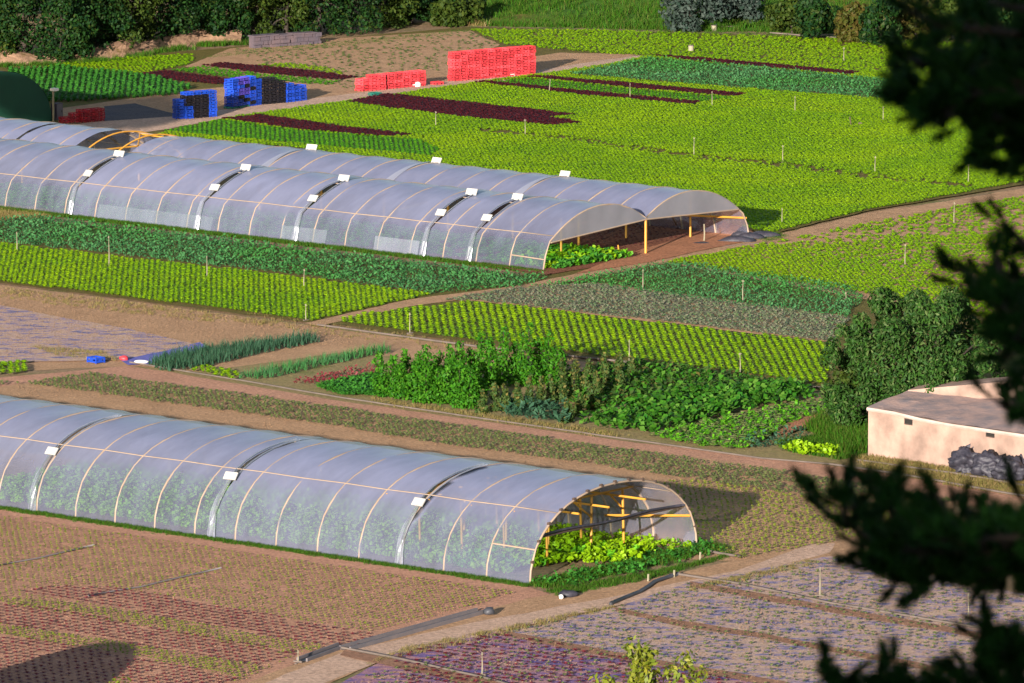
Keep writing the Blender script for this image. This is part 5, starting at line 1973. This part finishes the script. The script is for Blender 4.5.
for q, n_, mt, lab in (((((30, 347), (100, 352), (125, 362), (60, 358)), 260, 'drygrass', "dry weeds between the two left mulched beds")),
                       (((250, 312), (430, 338), (640, 368), (820, 393), (800, 396), (600, 372), (400, 345), (250, 325)), 450, 'drygrass', "dry grass along the pipe above the garden"),
                       (((0, 288), (160, 306), (300, 326), (200, 322), (60, 306), (0, 298)), 450, 'drygrass', "dry grass below the long lettuce band"),
                       (((400, 650), (500, 630), (612, 606), (620, 608), (500, 637), (360, 668)), 350, 'drygrass', "dry grass lining the dirt path at lower centre"),
                       (((690, 588), (740, 577), (812, 561), (816, 565), (745, 582), (692, 592)), 220, 'drygrass', "dry grass lining the dirt path at lower right"),
                       (((370, 398), (520, 420), (640, 436), (600, 438), (480, 420), (370, 404)), 450, 'drygrass', "dry grass along the lower garden pipe"),
                       (((545, 592), (640, 574), (700, 562), (735, 552), (728, 558), (640, 582), (560, 597)), 700, 'grass', "grass verge before the near tunnel mouth"),
                       (((470, 28), (700, 30), (900, 40), (1060, 44), (1060, 48), (900, 44), (700, 35), (470, 34)), 1200, 'grass', "green verge along the far field's upper edge"),
                       (((246, 50), (330, 45), (470, 30), (470, 33), (330, 49), (200, 60)), 1400, 'grass', "green verge below the stone wall"),
                       (((750, 238), (775, 233), (790, 238), (765, 244)), 400, 'grass', "grass at the right foot of the twin tunnel")):
    scatter("grass_verge", z0(rand_pts(GP(q), n_), .02), GRASS, M[mt], lab, 'grass', smin=.4, smax=1.0, tilt=.2)


# ================================================================== hillside trees below and behind the camera
def hill_point(px, py, y):
    p = at(px, py, y)
    return p


# saplings whose tips rise into the frame at the bottom
for i, (px, py, y, w_, lab) in enumerate(((642, 640, 168, 2.2, "yellow green sapling tip rising at the bottom edge"), (122, 676, 170, 1.4, "small yellow green sapling tip at the lower left edge"))):
    top = at(px, py, y)
    gz = max(0, hill_h(top.x, y) - .3)
    h = top.z - gz
    t = empty("sapling", (top.x, y, gz))
    tag(t, lab, "sapling")
    rnd = random.Random(40 + i)
    LB = []
    for k in range(26):
        f_ = rnd.uniform(.35, 1) if k else 1
        a = rnd.uniform(0, 2 * PI)
        rad = w_ * .5 * (1.15 - f_) * 1.6 * rnd.uniform(.3, 1)
        LB.append((math.cos(a) * rad, math.sin(a) * rad, h * f_ - .25, .30, .30, .32))
    if i == 0:
        LB += [(1.1, 0, h - .55, .32, .3, .3), (1.35, .1, h - 1.0, .35, .3, .35), (.75, 0, h - .9, .25, .3, .3), (-.9, 0, h - 1.1, .4, .3, .3), (1.2, 0, h - 1.5, .4, .4, .4)]
    V, F = leaf_cloud(LB, 2600 if i == 0 else 1500, .085, asp=.5, seed=70 + i, shell=.4)
    link_mesh("crown", np_mesh("crown", V, F, M['sapling']), t)
    m = MB(); m.tube([(0, 0, -.3), (.05, 0, h * .5), (0, 0, h - .2)], .06, 6, r2=.015)
    for lb in LB[1:14] + LB[26:]:
        m.tube([(0, 0, max(.3, lb[2] - .8)), lb[:3]], .02, 4, r2=.006)
    m.build("trunk", M['bark'], t)


# ---- pines
def tuft_template(seed, L=.050, n=80, stem=.055):
    """bottle-brush of needles round the end of a twig pointing +Z"""
    rg = random.Random(seed)
    V, F = [], []
    for i in range(n):
        s = rg.uniform(0, 1)
        z = stem * s
        a = rg.uniform(0, 2 * PI)
        el = R(rg.uniform(15, 60)) + s * .3
        l = L * rg.uniform(.65, 1.1)
        d = Vector((math.cos(a) * math.cos(el), math.sin(a) * math.cos(el), math.sin(el)))
        sdv = Vector((-math.sin(a), math.cos(a), 0)) * .0032
        b_ = Vector((0, 0, z))
        k = len(V)
        V += [tuple(b_ - sdv), tuple(b_ + sdv), tuple(b_ + d * l)]
        F.append((k, k + 1, k + 2))
    return np.array(V), np.array(F)


TT = [tuft_template(s) for s in range(5)]


def needle_arrays(tufts):
    """tufts: (pos, dir, scale)"""
    VV, FF, base = [], [], 0
    for i, (p, d, s) in enumerate(tufts):
        tv, tf = TT[i % 5]
        q = Vector(d).normalized().to_track_quat('Z', 'Y').to_matrix()
        Mx = np.array(q) * s
        V = tv @ Mx.T + np.array(p)
        VV.append(V)
        FF.append(tf + base)
        base += len(V)
    return np.concatenate(VV), np.concatenate(FF)


def pine_branch(tree_o, root, pix, depth, seed, nside=5, spread=.30, tl=1.0):
    """a limb from root through points given as (px,py) at its own distance; side twigs carry needle tufts"""
    rg = random.Random(seed)
    pts = [root] + [at(px, py, depth + rg.uniform(-.35, .35)) for px, py in pix]
    m = MB()
    m.tube(pts, .016, 6, r2=.006)
    tufts = []
    for k in range(1, len(pts)):
        a_, b_ = pts[k - 1], pts[k]
        if k == 1: a_ = b_.lerp(a_, min(1, .7 / max(.01, (a_ - b_).length)))
        L = (b_ - a_).length
        ns = max(2, int(L / .026 * nside / 5))
        for j in range(ns):
            p = a_.lerp(b_, (j + rg.random()) / ns)
            d = (b_ - a_).normalized() + Vector((rg.gauss(0, .6), rg.gauss(0, .7), rg.gauss(.15, .5)))
            d.normalize()
            e = p + d * rg.uniform(.03, spread)
            m.tube([p, e], .005, 4, r2=.003)
            tufts.append((e, d + Vector((0, 0, .3)), rg.uniform(.75, 1.1) * tl))
            if rg.random() < .6: tufts.append((p.lerp(e, .55), d, rg.uniform(.6, .9) * tl))
    tufts.append((pts[-1], pts[-1] - pts[-2] + Vector((0, 0, .05)), 1.0 * tl))
    m.build("branch", M['bark'], tree_o, smooth=True)
    V, F = needle_arrays(tufts)
    link_mesh("needles", np_mesh("needles", V, F, M['needle']), tree_o)


PD = 18.0
pine = empty("pine_tree", (0, 0, 0))
tag(pine, "dark blurred pine branches hanging into the right of the picture", "pine tree")
tx, ty = 2.35, 18.4
gz = hill_h(tx, ty) - .4
trunk_pts = [Vector((tx + .25, ty, gz - .3)), Vector((tx + .15, ty + .1, 36.5)), Vector((tx, ty, 38.5)), Vector((tx + .1, ty, 40.5)), Vector((tx + .05, ty, 42.5)), Vector((tx + .1, ty, 44.5))]
m = MB(); m.tube(trunk_pts, .17, 9, r2=.06); m.build("trunk", M['bark'], pine, smooth=True)


def tr_at(z):
    for a_, b_ in zip(trunk_pts[:-1], trunk_pts[1:]):
        if a_.z <= z <= b_.z: return a_.lerp(b_, (z - a_.z) / (b_.z - a_.z))
    return trunk_pts[-1]


def zpix(py): return at(1100, py, PD).z


BR_ = [  # upper mass
    ([(1060, 40), (990, 30), (944, 25), (907, 12)], 2.9), ([(1060, 70), (990, 66), (944, 66), (906, 60)], 5.0), ([(1060, 84), (1000, 82), (954, 85), (907, 80)], 5.8),
    ([(1060, 100), (1000, 100), (964, 100), (907, 94)], 5.8), ([(1060, 112), (1010, 112), (960, 112), (916, 110)], 5.8), ([(1060, 15), (1000, 5), (964, -10)], 2.2), ([(1060, 125), (1010, 130), (985, 138)], 4.3),
    ([(1060, 155), (1025, 160), (998, 166)], 4.3), ([(1060, 140), (1025, 145), (990, 150)], 4.3), ([(1050, 50), (1010, 50), (985, 40), (972, 15)], 3.6), ([(1060, 100), (1020, 80), (985, 90), (954, 106)], 5.8), ([(1060, 20), (1030, 30), (1010, 60)], 5.0),
    ([(1050, 80), (960, 60), (929, 45)], 3.6), ([(1060, 120), (1010, 118), (944, 115)], 5.0), ([(1060, 60), (1040, 40), (1035, 10)], 5.0), ([(1060, 90), (954, 92), (929, 100)], 5.8), ([(1070, 170), (1030, 172), (1012, 176)], 3.6),
    # middle right
    ([(1070, 320), (1020, 300), (985, 285), (955, 268)], 3.6), ([(1060, 270), (1035, 255), (1004, 222)], 2.2), ([(1070, 330), (1020, 325), (1000, 312), (985, 300)], 5.8), ([(1070, 345), (1035, 342), (1010, 338)], 5.0),
    ([(1070, 310), (1025, 288), (1000, 272), (995, 255)], 3.6), ([(1070, 300), (1030, 300), (1010, 290)], 4.3), ([(1070, 315), (1010, 312), (995, 298)], 5.0), ([(1070, 350), (1040, 350), (1022, 350)], 4.3),
    ([(1060, 395), (1030, 404), (1005, 408), (1005, 392)], 1.4), ([(1070, 400), (1040, 408), (1020, 412)], 2.9),
    # lower mass
    ([(1060, 560), (990, 560), (920, 555), (864, 535), (826, 512), (811, 494)], 2.9), ([(1060, 570), (980, 565), (910, 565), (884, 550), (846, 522), (842, 500)], 2.2), ([(1060, 545), (980, 545), (920, 530), (889, 510), (874, 484)], 3.6),
    ([(1060, 550), (1000, 545), (940, 540), (895, 520), (888, 496)], 2.9), ([(1060, 565), (990, 570), (930, 570), (885, 572), (876, 566)], 5.0), ([(1060, 560), (1000, 565), (940, 572), (905, 578)], 5.0), ([(1060, 540), (1000, 545), (960, 530), (937, 496)], 2.9),
    ([(1060, 530), (1010, 530), (985, 520), (965, 508)], 3.6), ([(1060, 550), (960, 552), (890, 550)], 5.8), ([(1060, 555), (1000, 555), (960, 562), (900, 560)], 5.8), ([(1060, 525), (1035, 512), (1018, 496)], 3.6), ([(1060, 550), (1020, 556), (980, 570)], 5.0),
    ([(1060, 545), (950, 545), (880, 540), (869, 525)], 5.0), ([(1060, 535), (1000, 538), (940, 540)], 5.8), ([(1060, 560), (940, 560), (884, 560)], 5.0), ([(1060, 540), (960, 528), (915, 516)], 4.3),
    # bottom right
    ([(1070, 700), (1020, 695), (960, 692), (900, 688), (882, 682)], 3.6), ([(1080, 660), (1030, 658), (1000, 646), (988, 622)], 3.6), ([(1080, 710), (980, 705), (880, 705), (838, 690), (826, 668)], 2.2), ([(1080, 690), (1000, 685), (955, 668)], 3.6), ([(1080, 680), (1040, 655), (1018, 650)], 4.3),
    ([(1080, 665), (1020, 660), (990, 656)], 4.3), ([(1080, 695), (1020, 690), (940, 690)], 4.3),
]
for i, (pix, ns) in enumerate(BR_):
    dpt = PD + ((i * 7) % 5 - 2) * .35
    z = at(1100, pix[0][1], dpt).z + .12
    pine_branch(pine, tr_at(z), pix, dpt, 900 + i, nside=ns, spread=.075, tl=1.0)

# unseen pines added behind the camera to keep this one in the shade
for i, (x, y, hh, w_) in enumerate(((-4.6, -4.5, 15, 7.5), (-8.8, -6.5, 14, 7), (-1.5, -9.5, 16, 7.5), (-6, -13, 17, 8), (3.0, -14, 15, 7))):
    gz = hill_h(x, y) - .3
    t = empty("pine_tree", (x, y, gz))
    tag(t, "added shade pine, %s of those on the hilltop behind the viewpoint" % ORD[i], "pine tree", "shade pines added behind the viewpoint")
    rnd = random.Random(i + 60)
    LB = [(0, 0, hh * .5, w_ * .42, w_ * .42, hh * .46)]
    for k in range(26):
        zf = rnd.uniform(.04, .95)
        a = rnd.uniform(0, 2 * PI)
        rad = w_ * .45 * (1.05 - zf * .7) * rnd.uniform(.5, 1)
        LB.append((math.cos(a) * rad, math.sin(a) * rad, hh * zf, 1.0, 1.0, .7))
    V, F = leaf_cloud(LB, 9000, .24, asp=.35, seed=80 + i, shell=.3)
    link_mesh("crown", np_mesh("crown", V, F, M['needle']), t)
    m = MB(); m.tube([(0, 0, -.3), (.1, 0, hh * .5), (0, 0, hh * .92)], .22, 8, r2=.05); m.build("trunk", M['bark'], t)

# tall umbrella pine outside the left edge: its shade lies over the maroon crates
shc = G(128, 113)
sdir = Vector((math.cos(SUN_AZ), math.sin(SUN_AZ), 0))
pb = shc + sdir * (13.2 / math.tan(SUN_EL))
up_o = empty("umbrella_pine", (pb.x, pb.y, 0))
tag(up_o, "tall umbrella pine standing outside the left edge of the fields", "pine tree")
rnd = random.Random(91)
LB = [(0, 0, 13.2, 4.6, 4.0, 1.5)] + [(math.cos(k * .7) * 2.9, math.sin(k * .7) * 2.9, 13.1 + rnd.uniform(-.6, .6), 1.6, 1.6, 1.1) for k in range(9)]
V, F = leaf_cloud(LB, 16000, .17, asp=.4, seed=92, shell=.3)
link_mesh("crown", np_mesh("crown", V, F, M['hedge']), up_o)
m = MB(); m.tube([(0, 0, -.2), (.2, .1, 6), (0, 0, 12.6)], .28, 8, r2=.14)
for k in range(9):
    m.tube([(.1, 0, 10.5), (math.cos(k * .7) * 2.7, math.sin(k * .7) * 2.7, 12.8)], .09, 5, r2=.03)
m.build("trunk", M['bark'], up_o, smooth=True)

# unseen shelter added outside the lower left corner, shaped for its shadow on the bed
sh = G(122, 642)
dirs = Vector((math.cos(SUN_AZ), math.sin(SUN_AZ), 0))
Hs = 3.6
c0 = sh + dirs * (Hs / math.tan(SUN_EL))
sh_o = empty("shadow_shelter", (c0.x, c0.y, 0), SUN_AZ)
tag(sh_o, "tarpaulin shelter added for its shadow outside the lower left corner", "shelter")
ps = [(v - 2.6, z) for v, z in arch_near(5.2, Hs, 16)]
film_segment(ps, 0, 5, [0, 1.6, 3.3, 5], M['tarp'], sh_o, "tarpaulin", sag=.02)
m = MB()
for v, z in ps: m.v.append((0.01, v, z))
m.f.append(tuple(range(len(ps))))
m.build("end_sheet", M['tarp'], sh_o)
print("tris", sum(len(o.data.polygons) for o in bpy.data.objects if o.type == 'MESH'), "objects", len(bpy.data.objects))
